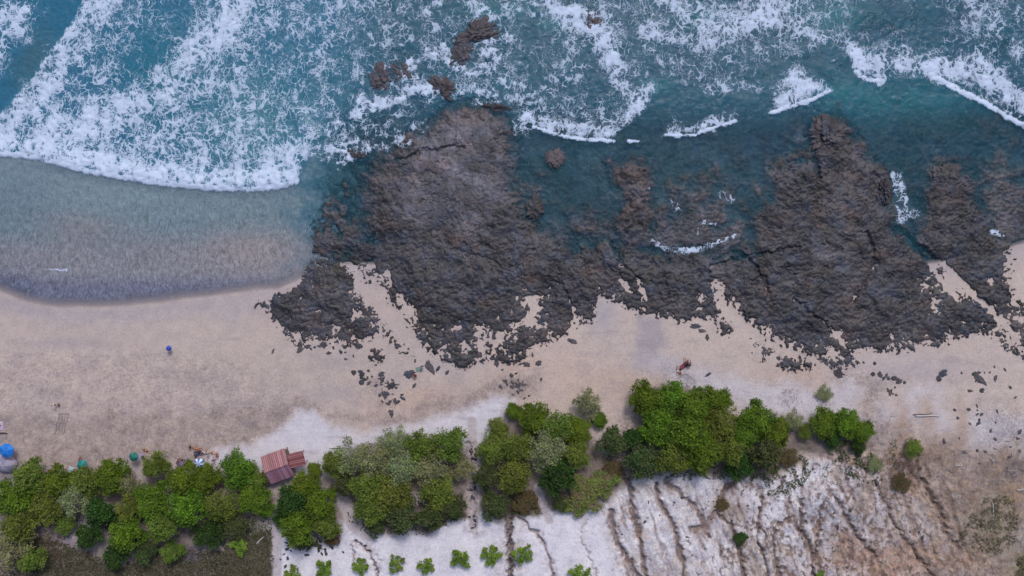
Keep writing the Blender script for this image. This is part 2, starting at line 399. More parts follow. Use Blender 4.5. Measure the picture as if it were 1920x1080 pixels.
# coarse trampled band at the top of the beach
band = G.poly([(-2500, 790), (0, 770), (120, 780), (300, 770), (440, 760), (560, 745), (660, 780), (760, 775), (860, 740), (940, 710), (1000, 700),
               (1010, 740), (960, 745), (880, 765), (790, 790), (720, 800), (640, 790), (590, 770), (550, 785), (500, 815), (450, 835), (400, 838), (360, 870), (-200, 880), (-2500, 900)], 16, 3)
paint(band, (176, 158, 152), 0.75); rgh = np.maximum(rgh, band * 0.7); spk = np.maximum(spk, band * 0.62)
up = G.poly([(-2000, 660), (0, 670), (250, 660), (440, 690), (560, 740), (440, 790), (-2000, 800)], 30, 3)
rgh = np.maximum(rgh, up * 0.4); spk = np.maximum(spk, up * 0.30); paint(up, (186, 168, 164), 0.4)
# soft white sand beside the trees
wht = G.poly([(385, 860), (420, 838), (470, 836), (510, 812), (560, 775), (590, 772), (620, 800), (680, 815), (740, 800), (810, 785), (880, 768), (930, 745), (965, 750),
              (960, 800), (900, 870), (640, 900), (480, 890), (430, 900)], 13, 2)
paint(wht, (212, 207, 216), 0.95); rgh = rgh * (1 - wht); spk = spk * (1 - wht)
for pl in ([(1260, 690), (1330, 690), (1420, 720), (1520, 725), (1600, 720), (1660, 750), (1700, 800), (1680, 830), (1560, 780), (1500, 790), (1380, 770), (1360, 740), (1250, 720)],
           [(1700, 730), (1735, 722), (1765, 745), (1765, 790), (1740, 800), (1745, 760), (1728, 745), (1712, 770), (1705, 800), (1692, 770)],
           [(1810, 790), (1880, 770), (1930, 790), (1930, 850), (1860, 860), (1820, 830)]):
    paint(G.poly(pl, 20, 3), (204, 198, 206), 0.85)
for x, y, a, b in ((1625, 765, 26, 26), (1690, 800, 14, 60), (1740, 770, 14, 34), (1665, 800, 26, 18), (1800, 800, 10, 60)):
    paint(G.blob(x, y, a, b), (178, 152, 138), 0.75)
# litter around the wrack and stones
for x, y, a, b, k in ((1620, 710, 90, 16, .7), (1640, 730, 26, 26, .9), (970, 720, 38, 22, 1.0), (1175, 790, 40, 26, .7), (1275, 705, 40, 16, .9), (700, 725, 28, 20, .7), (728, 752, 30, 20, .8),
                      (1420, 745, 50, 10, .5), (1880, 800, 70, 60, .8), (1640, 830, 90, 40, .7), (690, 780, 50, 20, .6), (1490, 790, 30, 22, .7), (380, 870, 40, 20, .4), (100, 870, 130, 22, .5), (230, 900, 60, 30, .4)):
    spk = np.maximum(spk, G.blob(x, y, a, b, 3) * k); rgh = np.maximum(rgh, G.blob(x, y, a, b, 3) * k * 0.7)
# white clay apron and the eroded slope
clay = G.poly([(505, 1300), (512, 1010), (530, 985), (640, 975), (690, 1000), (790, 1000), (870, 965), (950, 945), (1060, 955), (1150, 930), (1180, 900), (1260, 888), (1380, 895),
               (1440, 900), (1520, 860), (1640, 880), (1720, 930), (1780, 980), (1810, 1080), (1850, 1300)], 9, 2)
paint(clay, (226, 221, 230), 1.0)
t = (U * 0.32 + V * 0.95); s_ = (U * 0.95 - V * 0.32)
streak = fbm(s_ / 15 + 0.4 * n_md, t / 95, 61, 4); streak2 = fbm(s_ / 6 + 0.3 * n_md, t / 34, 62, 3)
slope = G.poly([(1145, 1300), (1150, 1020), (1140, 950), (1180, 905), (1300, 890), (1440, 900), (1520, 850), (1640, 850), (1760, 880), (1850, 960), (1870, 1080), (1900, 1300)], 22, 3)
paint(slope * ss(0.0, 0.45, streak), (156, 134, 128), 0.75)
paint(slope * ss(0.1, 0.5, streak2), (172, 152, 148), 0.6)
paint(slope * ss(0.15, 0.5, -streak) * ss(-0.2, 0.4, n_md), (236, 228, 228), 0.8)
east = G.poly([(1560, 820), (1700, 810), (1820, 850), (2600, 700), (3500, 1300), (1500, 1400), (1480, 1050), (1560, 960), (1600, 900)], 40, 3)
brown = fbm(U / 34, V / 44, 71, 5)
paint(east * ss(-0.2, 0.45, brown), (150, 124, 106), 0.85)
paint(east * ss(0.0, 0.4, -brown), (176, 158, 156), 0.55)
for x, y, a, b, c, k in ((1660, 1050, 80, 34, (184, 130, 98), .9), (1590, 1015, 26, 22, (168, 122, 98), .7), (1780, 1050, 60, 22, (172, 126, 92), .7), (1700, 920, 34, 26, (170, 130, 112), .6),
                         (1900, 920, 30, 44, (172, 134, 102), .8), (1890, 860, 30, 22, (176, 150, 122), .6), (1760, 850, 50, 40, (150, 132, 122), .7), (1790, 940, 40, 50, (128, 112, 104), .7),
                         (1850, 880, 60, 30, (134, 122, 124), .7), (1540, 960, 34, 28, (140, 140, 156), .85), (1605, 960, 12, 34, (142, 142, 158), .8), (1640, 985, 16, 40, (158, 158, 170), .5),
                         (1240, 1060, 30, 26, (150, 140, 152), .7), (1370, 950, 30, 26, (124, 92, 80), .8), (1345, 960, 22, 14, (112, 92, 76), .7), (1410, 1040, 60, 40, (170, 158, 136), .5),
                         (1862, 985, 44, 58, (94, 104, 70), .85), (1910, 1055, 20, 50, (98, 108, 66), .9), (1855, 910, 20, 34, (108, 98, 76), .8), (1700, 850, 40, 26, (132, 100, 84), .7),
                         (1915, 1005, 10, 20, (205, 198, 198), .8), (1690, 1045, 30, 20, (196, 166, 146), .5)):
    paint(G.blob(x, y, a, b, 3, rot=-15 if a < b else 0), c, k)
rgh = np.maximum(rgh, np.maximum(slope * 0.75, east * 0.95)); spk = np.maximum(spk, np.maximum(slope * 0.45, east * 0.5))
rgh = np.maximum(rgh, clay * 0.18); spk = np.maximum(spk, clay * 0.12)
mot = fbm(U / 9, V / 12, 73, 4) - 0.22 * ss(1400, 1260, U); mot2 = fbm(s_ / 12 + 2 * n_md, t / 40 + n_md, 74, 4) - 0.20 * ss(1400, 1260, U)
paint(slope * ss(0.1, 0.28, mot2 + 0.25 * mot), (128, 104, 96), 0.9); paint(slope * ss(0.22, 0.36, mot + 0.2 * n_md), (112, 98, 84), 0.85); paint(slope * ss(0.2, 0.5, -mot2), (236, 228, 226), 0.7)
paint(east * ss(0.1, 0.3, mot), (104, 90, 84), 0.75); paint(east * ss(0.15, 0.5, -mot), (190, 174, 172), 0.5); paint(east * ss(0.1, 0.4, mot2), (150, 118, 100), 0.5)
paint(clay * (1 - slope) * ss(0.15, 0.6, n_md), (190, 184, 196), .6); paint(clay * (1 - slope) * ss(0.3, 0.55, mot), (166, 154, 156), .5)
gul = np.zeros(len(U), np.float32); halo = np.zeros(len(U), np.float32)
for pts, wd, k in (([(1178, 898), (1184, 922), (1187, 962), (1200, 1005), (1205, 1050), (1212, 1100)], 4, 1), ([(1145, 955), (1150, 1000), (1165, 1030), (1185, 1062), (1205, 1100)], 5, 1),
                   ([(1228, 905), (1240, 945), (1262, 990), (1275, 1030), (1284, 1100)], 3.5, 1), ([(1380, 902), (1357, 928), (1346, 965), (1368, 985), (1388, 1020), (1398, 1100)], 4, 1),
                   ([(1345, 965), (1325, 985), (1300, 990)], 6, .8), ([(1430, 930), (1422, 970), (1420, 1010), (1437, 1060), (1440, 1100)], 2.5, .9), ([(1482, 968), (1456, 990), (1452, 1030), (1468, 1100)], 3, 1),
                   ([(1505, 938), (1500, 990), (1524, 1040), (1530, 1100)], 3, .9), ([(1250, 900), (1290, 935), (1318, 975), (1330, 1005)], 4, .8), ([(975, 970), (1008, 1000), (1030, 1040), (1036, 1100)], 2.2, .7),
                   ([(667, 1010), (690, 1035), (707, 1080), (712, 1110)], 1.6, 1), ([(660, 1020), (662, 1060)], 1.2, .6), ([(955, 950), (954, 1000), (958, 1110)], 6, 1), ([(886, 835), (882, 870), (892, 930), (888, 985)], 5, .5),
                   ([(1570, 930), (1590, 970), (1612, 1010), (1640, 1040)], 3, .8), ([(1640, 900), (1665, 960), (1700, 1020)], 3, .7), ([(1700, 1020), (1735, 1060), (1760, 1100)], 3, .7),
                   ([(1730, 900), (1760, 960), (1785, 1010), (1800, 1030)], 4, .8), ([(1100, 975), (1085, 1010), (1110, 1050), (1130, 1100)], 1.5, .4), ([(1540, 940), (1536, 1000), (1528, 1060)], 2, .8)):
    m = G.line(pts, wd * 0.35, wd * 1.3, 2) * k
    gul = np.maximum(gul, m); halo = np.maximum(halo, G.line(pts, wd, wd * 5, 3) * k)
gul = np.clip(gul * 1.1, 0, 1)
gv = ss(-0.6, 0.3, n_hi)
paint(halo * ss(-.4, .4, n_md + .6 * n_hi), (168, 150, 143), 0.62); paint(slope * ss(0.0, 0.5, fbm(U / 55, V / 55, 99, 3)), (188, 170, 158), .5); paint(east * ss(1500, 1800, U), (150, 128, 112), .45)
zg = zg - 0.22 * halo
paint(gul * (0.55 + 0.45 * gv), (118, 92, 84), 0.85)
gd = np.maximum(gul, slope * ss(0.0, 0.5, streak) * 0.7)
zg = zg - 0.75 * gd + slope * (0.14 * mot - 0.16 * ss(0.1, 0.28, mot2 + 0.25 * mot)) + east * 0.12 * mot + slope * (0.22 * streak + 0.12 * streak2) + east * 0.25 * brown + 0.05 * n_hi * np.maximum(rgh, 0.1)
spk = np.maximum(spk, gul * 0.75)
# rocky storm channels
for pts in ([(955, 950), (954, 1000), (958, 1110)], [(887, 830), (884, 870), (892, 930), (889, 990)]):
    m = G.line(pts, 7, 4, 2); spk = np.maximum(spk, m * 0.95)
# bare soil under the trees
soils = [[(-2500, 900), (0, 885), (40, 868), (110, 880), (200, 870), (260, 900), (300, 850), (330, 900), (370, 880), (420, 890), (470, 870), (500, 900), (510, 980), (505, 1060), (400, 1100), (0, 1110), (-2500, 1300)],
         [(520, 920), (590, 880), (625, 900), (640, 960), (640, 1010), (560, 1020), (515, 980)],
         [(615, 870), (680, 835), (740, 815), (850, 820), (878, 850), (878, 960), (830, 985), (760, 998), (690, 990), (650, 930)],
         [(900, 840), (950, 770), (1000, 775), (1090, 790), (1130, 850), (1180, 850), (1180, 900), (1120, 955), (1050, 950), (1000, 970), (930, 975), (900, 960)],
         [(1190, 740), (1240, 720), (1360, 740), (1370, 790), (1440, 770), (1500, 800), (1610, 800), (1630, 840), (1560, 850), (1500, 850), (1440, 895), (1260, 890), (1190, 895), (1130, 870), (1140, 820), (1200, 800)]]
for i, s in enumerate(soils):
    m = G.poly(s, 10, 2)
    paint(m, (112, 98, 92) if i in (2, 3, 4) else (138, 124, 124), 0.8 if i in (2, 3, 4) else 0.7); spk = np.maximum(spk, m * 0.75); rgh = np.maximum(rgh, m * 0.8)
    paint(m * ss(0.0, 0.5, brown), (84, 82, 56), 0.6)
m = G.poly([(50, 1010), (110, 1010), (150, 1030), (230, 1060), (300, 1030), (420, 1030), (500, 985), (514, 1010), (508, 1300), (-1500, 1300), (-1500, 1090), (60, 1080)], 8, 2)
paint(m, (78, 76, 56), 0.95); spk = np.maximum(spk, m * 0.4); turf = m
paint(G.poly([(95, 1010), (130, 985), (160, 955), (178, 965), (185, 985), (160, 1010), (140, 1030)], 6, 1), (162, 152, 162), 0.8)
m2 = G.poly([(930, 965), (990, 925), (1015, 950), (1020, 965), (985, 968)], 6, 2); paint(m2, (104, 88, 62), 0.8)
m2 = G.poly([(790, 985), (870, 950), (885, 975), (850, 975), (800, 1000)], 5, 2); paint(m2, (118, 88, 66), 0.8)
# sandy footpaths through the trees
for pts, wd in (([(640, 930), (652, 960), (662, 985), (690, 1005)], 8), ([(512, 990), (520, 1010), (519, 1100)], 6), ([(884, 790), (886, 870), (892, 930), (889, 985)], 6), ([(1008, 915), (1020, 950), (1030, 975)], 5), ([(440, 850), (425, 880)], 10)):
    m = G.line(pts, wd, 5, 1); paint(m, (190, 178, 182), 0.85); spk = spk * (1 - 0.7 * m); zg = zg - 0.06 * m
m = G.line([(887, 830), (884, 870), (892, 930), (889, 990)], 4, 3, 2); spk = np.maximum(spk, m * 0.8)
for x, y, a, b in ((510, 905, 20, 10), (240, 880, 26, 20), (15, 900, 24, 24)): paint(G.blob(x, y, a, b), (160, 152, 162), 0.7)
# raked strip, a barred rectangle scratched in the sand
rk = np.zeros(len(U), np.float32)
A, B, Cc, D = (111, 777), (128, 777), (118, 816), (102, 815)
rk = np.maximum(rk, G.line([A, B], 0.7, 1.2, 0))
for q in np.linspace(0, 1, 4):
    a = (A[0] + (B[0] - A[0]) * q, A[1]); b = (D[0] + (Cc[0] - D[0]) * q, D[1]); rk = np.maximum(rk, G.line([a, b], 0.6, 1.1, 1) * (1 if q in (0, 1) else 0.8))
rk = np.maximum(rk, G.line([(108, 794), (122, 794)], 0.6, 1.0, 0)); paint(rk, (122, 106, 104), 0.75); zg = zg - 0.08 * rk
# footprints
fp = (hash2(np.floor(U / 5), np.floor(V / 4), 5) > 0.86) & (up > 0.4)
zg = zg - 0.05 * fp * (hash2(np.floor(U / 1.7), np.floor(V / 1.7), 9) > 0.4)
# seabed
sea = ss(2, -6, dv); paint(band * ss(0.1, 0.5, n_md), (136, 118, 114), .6); paint(up * ss(0.1, 0.5, fbm(U / 14, V / 8, 75, 4)), (156, 140, 139), .65)
fpd = ss(0.25, 0.5, fbm(U / 3.2, V / 2.4, 175, 2) + 0.35 * fbm(U / 40, V / 26, 176, 3)); paint(fpd * np.maximum(up, ss(60, 140, dv) * 0.6 * (1 - clay)) * (1 - wht), (142, 126, 124), .55)
paint(ss(30, 90, dv) * ss(0.15, 0.5, fbm(U / 70, V / 14, 76, 4)) * (1 - clay) * (1 - slope), (172, 158, 160), .45)
paint(sea, (150, 138, 140), 0.9); wet = np.maximum(wet, sea)
paint(ss(-30, -200, dv) * ss(720, 560, U + 60 * n_md + 40 * n_lo), (118, 128, 124), 0.8)
paint(ss(560, 700, U + 60 * n_md + 40 * n_lo) * ss(4, -4, dv), (74, 72, 78), .9)
paint(ss(4, 10, dv) * ss(40, 12, dv) * (U < 480) * ss(0.0, 0.5, n_lo + 0.3), (168, 158, 166), 0.5)
zg = zg - 0.9 * ss(570, 700, U + 50 * n_md) * ss(0, -15, dv)
ground = sheet("sand_beach", gx, gy, zg, M_ground)
add_attr(ground.data, "col", col, 'FLOAT_COLOR'); add_attr(ground.data, "rgh", rgh, 'FLOAT'); add_attr(ground.data, "spk", spk, 'FLOAT'); add_attr(ground.data, "wet", wet, 'FLOAT')
ground['kind'] = 'structure'
ZG = zg.reshape(len(gy), len(gx))
def gz(x, y):
    i = int(np.clip(np.searchsorted(gx, x) - 1, 0, len(gx) - 2)); j = int(np.clip(np.searchsorted(gy, y) - 1, 0, len(gy) - 2))
    fx = (x - gx[i]) / (gx[i + 1] - gx[i]); fy = (y - gy[j]) / (gy[j + 1] - gy[j])
    a = ZG[j, i] * (1 - fx) + ZG[j, i + 1] * fx; b = ZG[j + 1, i] * (1 - fx) + ZG[j + 1, i + 1] * fx
    return float(a * (1 - fy) + b * fy)

# ------------------------------------------------------------------ rock shelf sheet
rx = axis(-52, 112, 0.15, 130); ry = axis(-22, 62, 0.15, 100)
RX, RY = np.meshgrid(rx, ry); RX = RX.ravel(); RY = RY.ravel()
U, V = to_map(RX, RY); R = Map(U, V, 8); U = R.U; V = R.V
a_lo = fbm(U / 80, V / 80, 81, 4); a_md = fbm(U / 26, V / 26, 82, 4); a_hi = fbm(U / 7, V / 7, 83, 4); a_vh = fbm(U / 2.6, V / 2.6, 84, 2)
sN = U * 0.80 + V * 0.6; tN = -U * 0.6 + V * 0.80           # bedding runs obliquely
sN = U * 0.85 + V * 0.52 + 30 * a_lo + 8 * a_md; tN = -U * 0.52 + V * 0.85 - 26 * a_lo + 9 * a_hi
bed = ridged(sN / 70, tN / 34, 85, 5); bed2 = ridged(U / 11, V / 13, 86, 4)
sm = R.sdf(R_main, 2, 90); sr = R.sdf(R_right, 2, 90); sl = R.sdf(R_left, 2, 90); sd_ = R.sdf(R_mid, 3, 90)
sg = R.sdf([(1060, 425), (1160, 450), (1240, 462), (1350, 455), (1370, 560), (1330, 596), (1230, 596), (1120, 548), (1060, 500)], 2, 90)
S = np.maximum(np.maximum(np.maximum(sm, sr), np.maximum(sl - 4, sd_ - 6)), sg)
S = np.maximum(S, R.sdf([(560, 425), (610, 400), (645, 445), (700, 470), (700, 535), (655, 505), (600, 500), (575, 470)], 3, 60) - 7)
for p_ in R_small: S = np.maximum(S, R.sdf(p_, 2, 60) - 1.5)
for p_ in SAND_IN_ROCK[:6] + SAND_IN_ROCK[7:]: S = np.minimum(S, -R.sdf(p_, 1, 60))
# broken edge: bigger noise where the rock meets the beach
shore = np.interp(U, SH_U, SH_V); dvr = V - shore
brk = ss(-60, 60, dvr) * 11 + 6
S2 = S + brk * (a_md * 0.9 + a_hi * 1.6)
S2 = S2 - 13 * R.poly(R_left, 10, 2) * ss(0.05, 0.6, a_hi + 0.6 * a_vh + 0.6 * a_md) - 16 * ss(20, 120, dvr) * ss(0.25, 0.6, a_hi + 0.8 * a_md) * ss(30, 5, S)
zs = np.where(dvr > 0, np.interp(dvr, [0, 30, 130, 250, 330], [0, 0.28, 0.9, 1.6, 2.1]), np.interp(-dvr, [0, 60, 200, 500, 1200], [0, -0.22, -1.1, -2.6, -5]))
low = np.interp(V, [-100, 200, 450, 520, 600], [0.10, 0.18, 0.30, 0.34, 0.20])
top = low - 0.50 * ss(48, 0, S2) * ss(20, -40, dvr) + 0.45 * ss(5, 70, S2) + np.where(dvr > 0, zs, 0)
blk = hash2(np.floor((U + 9 * a_md + 5 * a_hi) / 13), np.floor((V + 9 * a_hi - 6 * a_md) / 9), 33) - 0.5
jnt = ss(0.0, 0.10, np.abs(fbm(sN / 55, tN / 26, 88, 3))) ; jn2 = ss(0.0, 0.12, np.abs(fbm(sN / 17 + 4, tN / 22, 89, 2)))
relief = 0.30 * (bed - 0.5) + 0.05 * (bed2 - 0.5) + 0.45 * a_md + 0.035 * a_hi + 0.035 * a_vh + 0.5 * a_lo + 0.12 * fbm(sN / 44, tN / 9, 190, 3) + 0.05 * blk + 0.22 * (jnt - 1) + 0.05 * (jn2 - 1)
plate = R.poly([(770, 290), (830, 220), (930, 210), (960, 260), (960, 340), (900, 420), (800, 420), (740, 380), (740, 320)], 40, 2)
relief = relief * (1 - 0.65 * plate)
zin = top + relief * 0.95 - 0.30 * ss(0, 14, sg) * ss(10, -4, np.maximum(sm, sr)) * ss(-10, -50, dvr)
reef = -0.62 - 0.8 * ss(60, 380, shore - V) + 0.62 * a_md + 0.5 * (bed - 0.5) + 0.4 * a_lo + 0.25 * a_hi + 0.35 * R.blob(1180, 450, 200, 60, 3) + 0.14 * R.blob(1260, 390, 180, 90, 3) - 0.3 * R.blob(1060, 340, 60, 70, 3) + 0.4 * R.blob(1700, 400, 60, 80, 3) + 0.35 * R.blob(1420, 320, 60, 60, 3) + 0.3 * R.blob(1860, 330, 90, 90, 3) + 0.5 * ss(-130, -10, dvr)
for x, y, a, b, k in ((1640, 55, 60, 22, 1.0), (1850, 220, 70, 30, 0.9), (1880, 370, 60, 50, .75), (1100, 30, 40, 30, .7), (1420, 45, 60, 20, .7), (1860, 90, 50, 30, .6), (620, 400, 44, 40, .9), (560, 400, 40, 30, .5), (640, 360, 40, 20, .5), (640, 460, 40, 40, .9),
                      (1300, 350, 100, 60, .45), (1340, 440, 60, 40, .35), (880, 90, 60, 60, .8), (740, 130, 50, 40, .8), (700, 250, 50, 30, .6), (940, 210, 40, 20, .8), (1010, 380, 40, 50, .5), (1060, 330, 60, 60, .35), (1700, 250, 50, 50, .3), (1500, 240, 60, 40, .5), (1470, 90, 60, 40, .4)):
    reef = reef + 0.75 * k * R.blob(x, y, a, b, 3)
reef = np.minimum(reef, 0.02 + 0.35 * a_hi + 0.1 * a_vh)
outb = zs - 0.30 - 0.02 * np.clip(-S2, 0, 30)                       # dives under the sand
inl = ss(540, 690, U + 0.35 * (V - 300) + 90 * a_md + 50 * a_lo)
out = np.where(dvr > -20, outb, reef * inl + (-4) * (1 - inl))
reef = np.where(dvr < 20, np.maximum(reef, (zs + 0.06 + 0.22 * a_md + 0.1 * a_hi) * ss(630, 690, U + 30 * a_md) - 4 * ss(690, 630, U + 30 * a_md)), reef)
q_ = ss(-12, 6, dvr); out = outb * q_ + (reef * inl - 4 * (1 - inl)) * (1 - q_)
f = ss(-2.5, 4, S2)
zr = out * (1 - f) + zin * f
# tide pools held in the shelf
for x, y, a, b in ((830, 560, 20, 9), (800, 330, 26, 10), (720, 460, 16, 30), (1090, 460, 26, 12), (950, 440, 14, 12), (1520, 370, 10, 30), (1560, 500, 20, 12), (1170, 500, 30, 14), (1700, 400, 16, 40), (860, 545, 26, 8), (1050, 410, 30, 14), (1410, 470, 20, 10), (1270, 500, 40, 14), (1760, 440, 16, 14), (860, 405, 16, 22)):
    zr = zr - 0.5 * R.blob(x, y, a, b, 3) * (0.75 + 0.5 * a_hi)
for pts, wd, dp in (([(745, 300), (790, 292), (830, 280), (870, 278)], 1.4, .5), ([(1145, 460), (1160, 490), (1190, 520), (1215, 560)], 1.6, .45), ([(1140, 495), (1165, 525), (1180, 550)], 1.6, .35),
                    ([(1330, 500), (1400, 480), (1470, 470), (1500, 465)], 1.6, .6), ([(1680, 430), (1730, 470), (1790, 520), (1850, 580), (1900, 630)], 3, .9), ([(1700, 450), (1740, 490), (1790, 560)], 2, .8),
                    ([(720, 510), (750, 560), (780, 600)], 2, .5), ([(1480, 560), (1560, 620), (1580, 650)], 1.5, .5), ([(1380, 470), (1430, 520), (1440, 560)], 2, .5), ([(1540, 240), (1520, 290), (1525, 330)], 2.5, .6),
                    ([(1620, 440), (1640, 500), (1600, 560)], 2, .5), ([(1030, 520), (1070, 560), (1080, 600)], 1.5, .5), ([(700, 440), (690, 470), (700, 500)], 3, .7), ([(850, 470), (900, 480), (940, 500)], 1.5, .3)):
    zr = zr - dp * R.line(pts, wd, wd * 1.6, 2) * f
tint = np.ones((len(U), 3), np.float32)
def rt(m, c, k):
    global tint
    m = np.clip(m * k, 0, 1)[:, None]; tint = tint * (1 - m) + np.array(c, np.float32) * m
rt(plate, (2.0, 2.0, 2.1), 1.0); rt(R.blob(1590, 350, 60, 60), (1.35, 1.25, 1.25), .8); rt(R.blob(1760, 350, 50, 60), (1.3, 1.2, 1.2), .7); rt(R.blob(900, 600, 150, 60), (0.85, 0.78, 0.75), .8)
rt(R.blob(1100, 560, 30, 60), (1.0, 0.85, 0.8), .7); rt(R.blob(1500, 590, 150, 60), (0.9, 0.84, 0.82), .8); rt(R.blob(1180, 340, 46, 90), (1.7, 1.45, 1.35), .9); rt(R.blob(1300, 480, 150, 60), (0.72, 0.78, 0.9), .6)
rt(R.blob(660, 610, 40, 50), (1.35, 1.1, 1.0), .7); rt(R.blob(560, 600, 60, 40), (1.2, 1.2, 1.28), .7); rt(R.blob(1640, 56, 60, 24), (1.7, 1.15, 1.0), .8); rt(R.blob(1850, 220, 60, 30), (1.6, 1.15, 1.0), .8); rt(R.blob(700, 470, 40, 40), (0.65, 0.7, 0.85), .8)
rt(R.blob(1750, 560, 70, 50), (1.35, 1.2, 1.15), .7); rt(ss(0.2, 0.6, a_lo), (1.25, 1.15, 1.1), .5); rt(ss(0.2, 0.6, -a_lo), (0.8, 0.8, 0.86), .5); rt(R.blob(1850, 480, 40, 60), (0.9, 0.88, 0.8), .7)
tl = fbm(sN / 60, tN / 38, 181, 4); tm = fbm(sN / 16, tN / 11, 182, 4); th_ = fbm(U / 3.4, V / 3.0, 183, 3)
tint = tint * (1.0 + 0.75 * np.clip(tl * 1.6, -.75, .9) + 0.45 * np.clip(tm * 1.5, -.7, 1) + 0.26 * np.clip(th_ * 1.5, -.7, 1) + 0.45 * fbm(sN / 36, tN / 4.5, 191, 3))[:, None]
crk = 1 - ss(0.0, 0.045, np.abs(fbm(sN / 48 + .5 * a_md, tN / 30, 184, 4))); crk2 = 1 - ss(0, 0.06, np.abs(fbm(sN / 20, tN / 15 + .4 * a_hi, 185, 3)))
tint = tint * (1 - 0.6 * crk * ss(-.3, .2, tm) - 0.25 * crk2)[:, None]; zr = zr - (0.25 * crk * ss(-.3, .2, tm) + 0.07 * crk2) * f
br = ss(0.05, 0.4, fbm(U / 50, V / 40, 186, 4)); tint = tint * (1 - br[:, None]) + tint * np.array((1.15, 1.0, 0.90), np.float32) * br[:, None]
tint = tint * (0.84 + 0.16 * plate)[:, None]
tint = np.clip(tint * (1 + 0.5 * (1 - f) * (dvr < 0))[:, None], 0.12, 4)
keep = (zr > zs - 0.6) | (dvr < -60)
keep &= ~((dvr <= -10) & (zr < -3.2))
shelf = sheet("rock_shelf", rx, ry, zr, M_rock, keep)
add_attr(shelf.data, "col", tint, 'FLOAT_COLOR'); shelf['kind'] = 'structure'
ZR = zr.reshape(len(ry), len(rx))

# ------------------------------------------------------------------ sea
wx = axis(-112, 112, 0.25, 900); wy = axis(-8, 62, 0.25, 900); wy = wy[wy > -22]
WX, WY = np.meshgrid(wx, wy); WX = WX.ravel(); WY = WY.ravel()
W = Map(960 + 10 * WX, 540 - 10 * WY, 21); U = W.U; V = W.V
b_lo = fbm(U / 110, V / 110, 91, 4); b_md = fbm(U / 30, V / 30, 92, 4); b_hi = fbm(U / 9, V / 9, 93, 3)
fd = np.zeros(len(U), np.float32); fl = np.zeros(len(U), np.float32)
def fadd(m, k): 
    global fd; fd = fd + m * k
def fmax(m, k):
    global fd, fl; fd = np.maximum(fd, m * k)
    if k >= .95: fl = np.maximum(fl, m * k)
FR = [(-300, 262), (-60, 276), (0, 288), (50, 292), (110, 305), (160, 320), (230, 332), (300, 343), (400, 353), (480, 354), (530, 348), (556, 340)]
big = [(-400, 230), (-60, 250), (0, 215), (55, 150), (95, 90), (140, 40), (170, -60), (-200, -400), (700, -400), (660, -60), (640, 60), (590, 130), (560, 200), (600, 250), (556, 338)] + FR[::-1][1:]
bg_ = W.poly(big, 10, 1); lead = W.sdf(big, 1, 60)
fadd(bg_, 0.50); fadd(bg_ * ss(140, 330, V), 0.13)
fadd(bg_ * W.line([(470, -40), (420, 60), (345, 115), (290, 165), (200, 220), (90, 250)], 12, 34, 2), 0.30)
fadd(bg_ * W.line([(215, -10), (150, 50), (95, 140), (60, 200), (-20, 240)], 10, 26, 2), 0.24)
fadd(bg_ * W.line([(-100, 250), (0, 268), (110, 288), (230, 315), (400, 338), (545, 332)], 4, 26, 1), 0.26)
fadd(-bg_ * W.blob(270, 110, 50, 90, rot=-25), 0.30); fadd(-bg_ * W.blob(340, 20, 50, 60), 0.2); fadd(-bg_ * W.blob(560, 130, 70, 100), 0.20); fadd(-bg_ * W.blob(480, 280, 40, 40), .08)
fadd(bg_ * W.blob(530, 310, 26, 34), 0.22)
fmax(W.line(FR, 2.6, 4, 1), 1.15)
fmax(W.blob(20, 35, 55, 45, 3), 0.85); fmax(W.blob(-20, 100, 40, 60, 3), 0.7); fmax(W.blob(85, 110, 12, 50, 3, rot=-20), .35); fmax(W.blob(50, 155, 20, 30, 3), .4)
mid = W.poly([(560, -100), (760, -100), (800, 60), (740, 120), (650, 190), (640, 280), (600, 300), (540, 240)], 24, 3); fmax(mid, 0.36)
for pts, wd, sf, k in (([(640, 290), (625, 240), (680, 195), (740, 178), (800, 170)], 5, 18, .72), ([(800, 170), (770, 130), (830, 100), (900, 105), (940, 70)], 5, 16, .66), ([(690, 275), (740, 260), (790, 245)], 3, 12, .55), ([(600, 280), (650, 265), (720, 262)], 5, 14, .55),
                       ([(880, 45), (900, 20), (1000, 5)], 2, 9, .5), ([(790, 25), (850, 8), (950, 20)], 2, 9, .45), ([(905, 175), (960, 165), (1000, 190), (990, 230)], 5, 18, .62), ([(940, 100), (900, 125), (860, 120)], 4, 14, .6), ([(830, 190), (870, 170), (930, 190)], 2, 10, .5)):
    fmax(W.line(pts, wd + 2, sf * 2.2, 3) * (0.75 + 0.9 * b_md + 0.5 * b_hi), k * 1.05)
fmax(W.poly([(620, 0), (1000, -40), (985, 220), (900, 170), (800, 200), (740, 260), (640, 300)], 30, 3), .34)
# central tongue
ton = W.poly([(975, 130), (1010, 60), (1000, -100), (1240, -100), (1250, 60), (1215, 120), (1235, 160), (1212, 195), (1180, 235), (1150, 263), (1100, 262), (1050, 254), (1005, 240), (965, 205)], 9, 2); fmax(ton, 0.38)
fadd(ton * W.line([(1030, 0), (1070, 35), (1130, 60), (1145, 100), (1160, 150)], 5, 26, 3), 0.42); fadd(ton * W.line([(1000, 225), (1060, 245), (1150, 250), (1190, 215), (1212, 180)], 4, 24, 1), 0.32); fadd(-ton * W.blob(1120, 160, 26, 26), .3); fadd(-ton * W.blob(1010, 130, 30, 40), .15)
fmax(W.line([(1000, 238), (1050, 254), (1100, 262), (1150, 264)], 1.2, 3, 1), 1.0); fmax(W.line([(1178, 264), (1195, 265)], 1.4, 2, 1), 1)
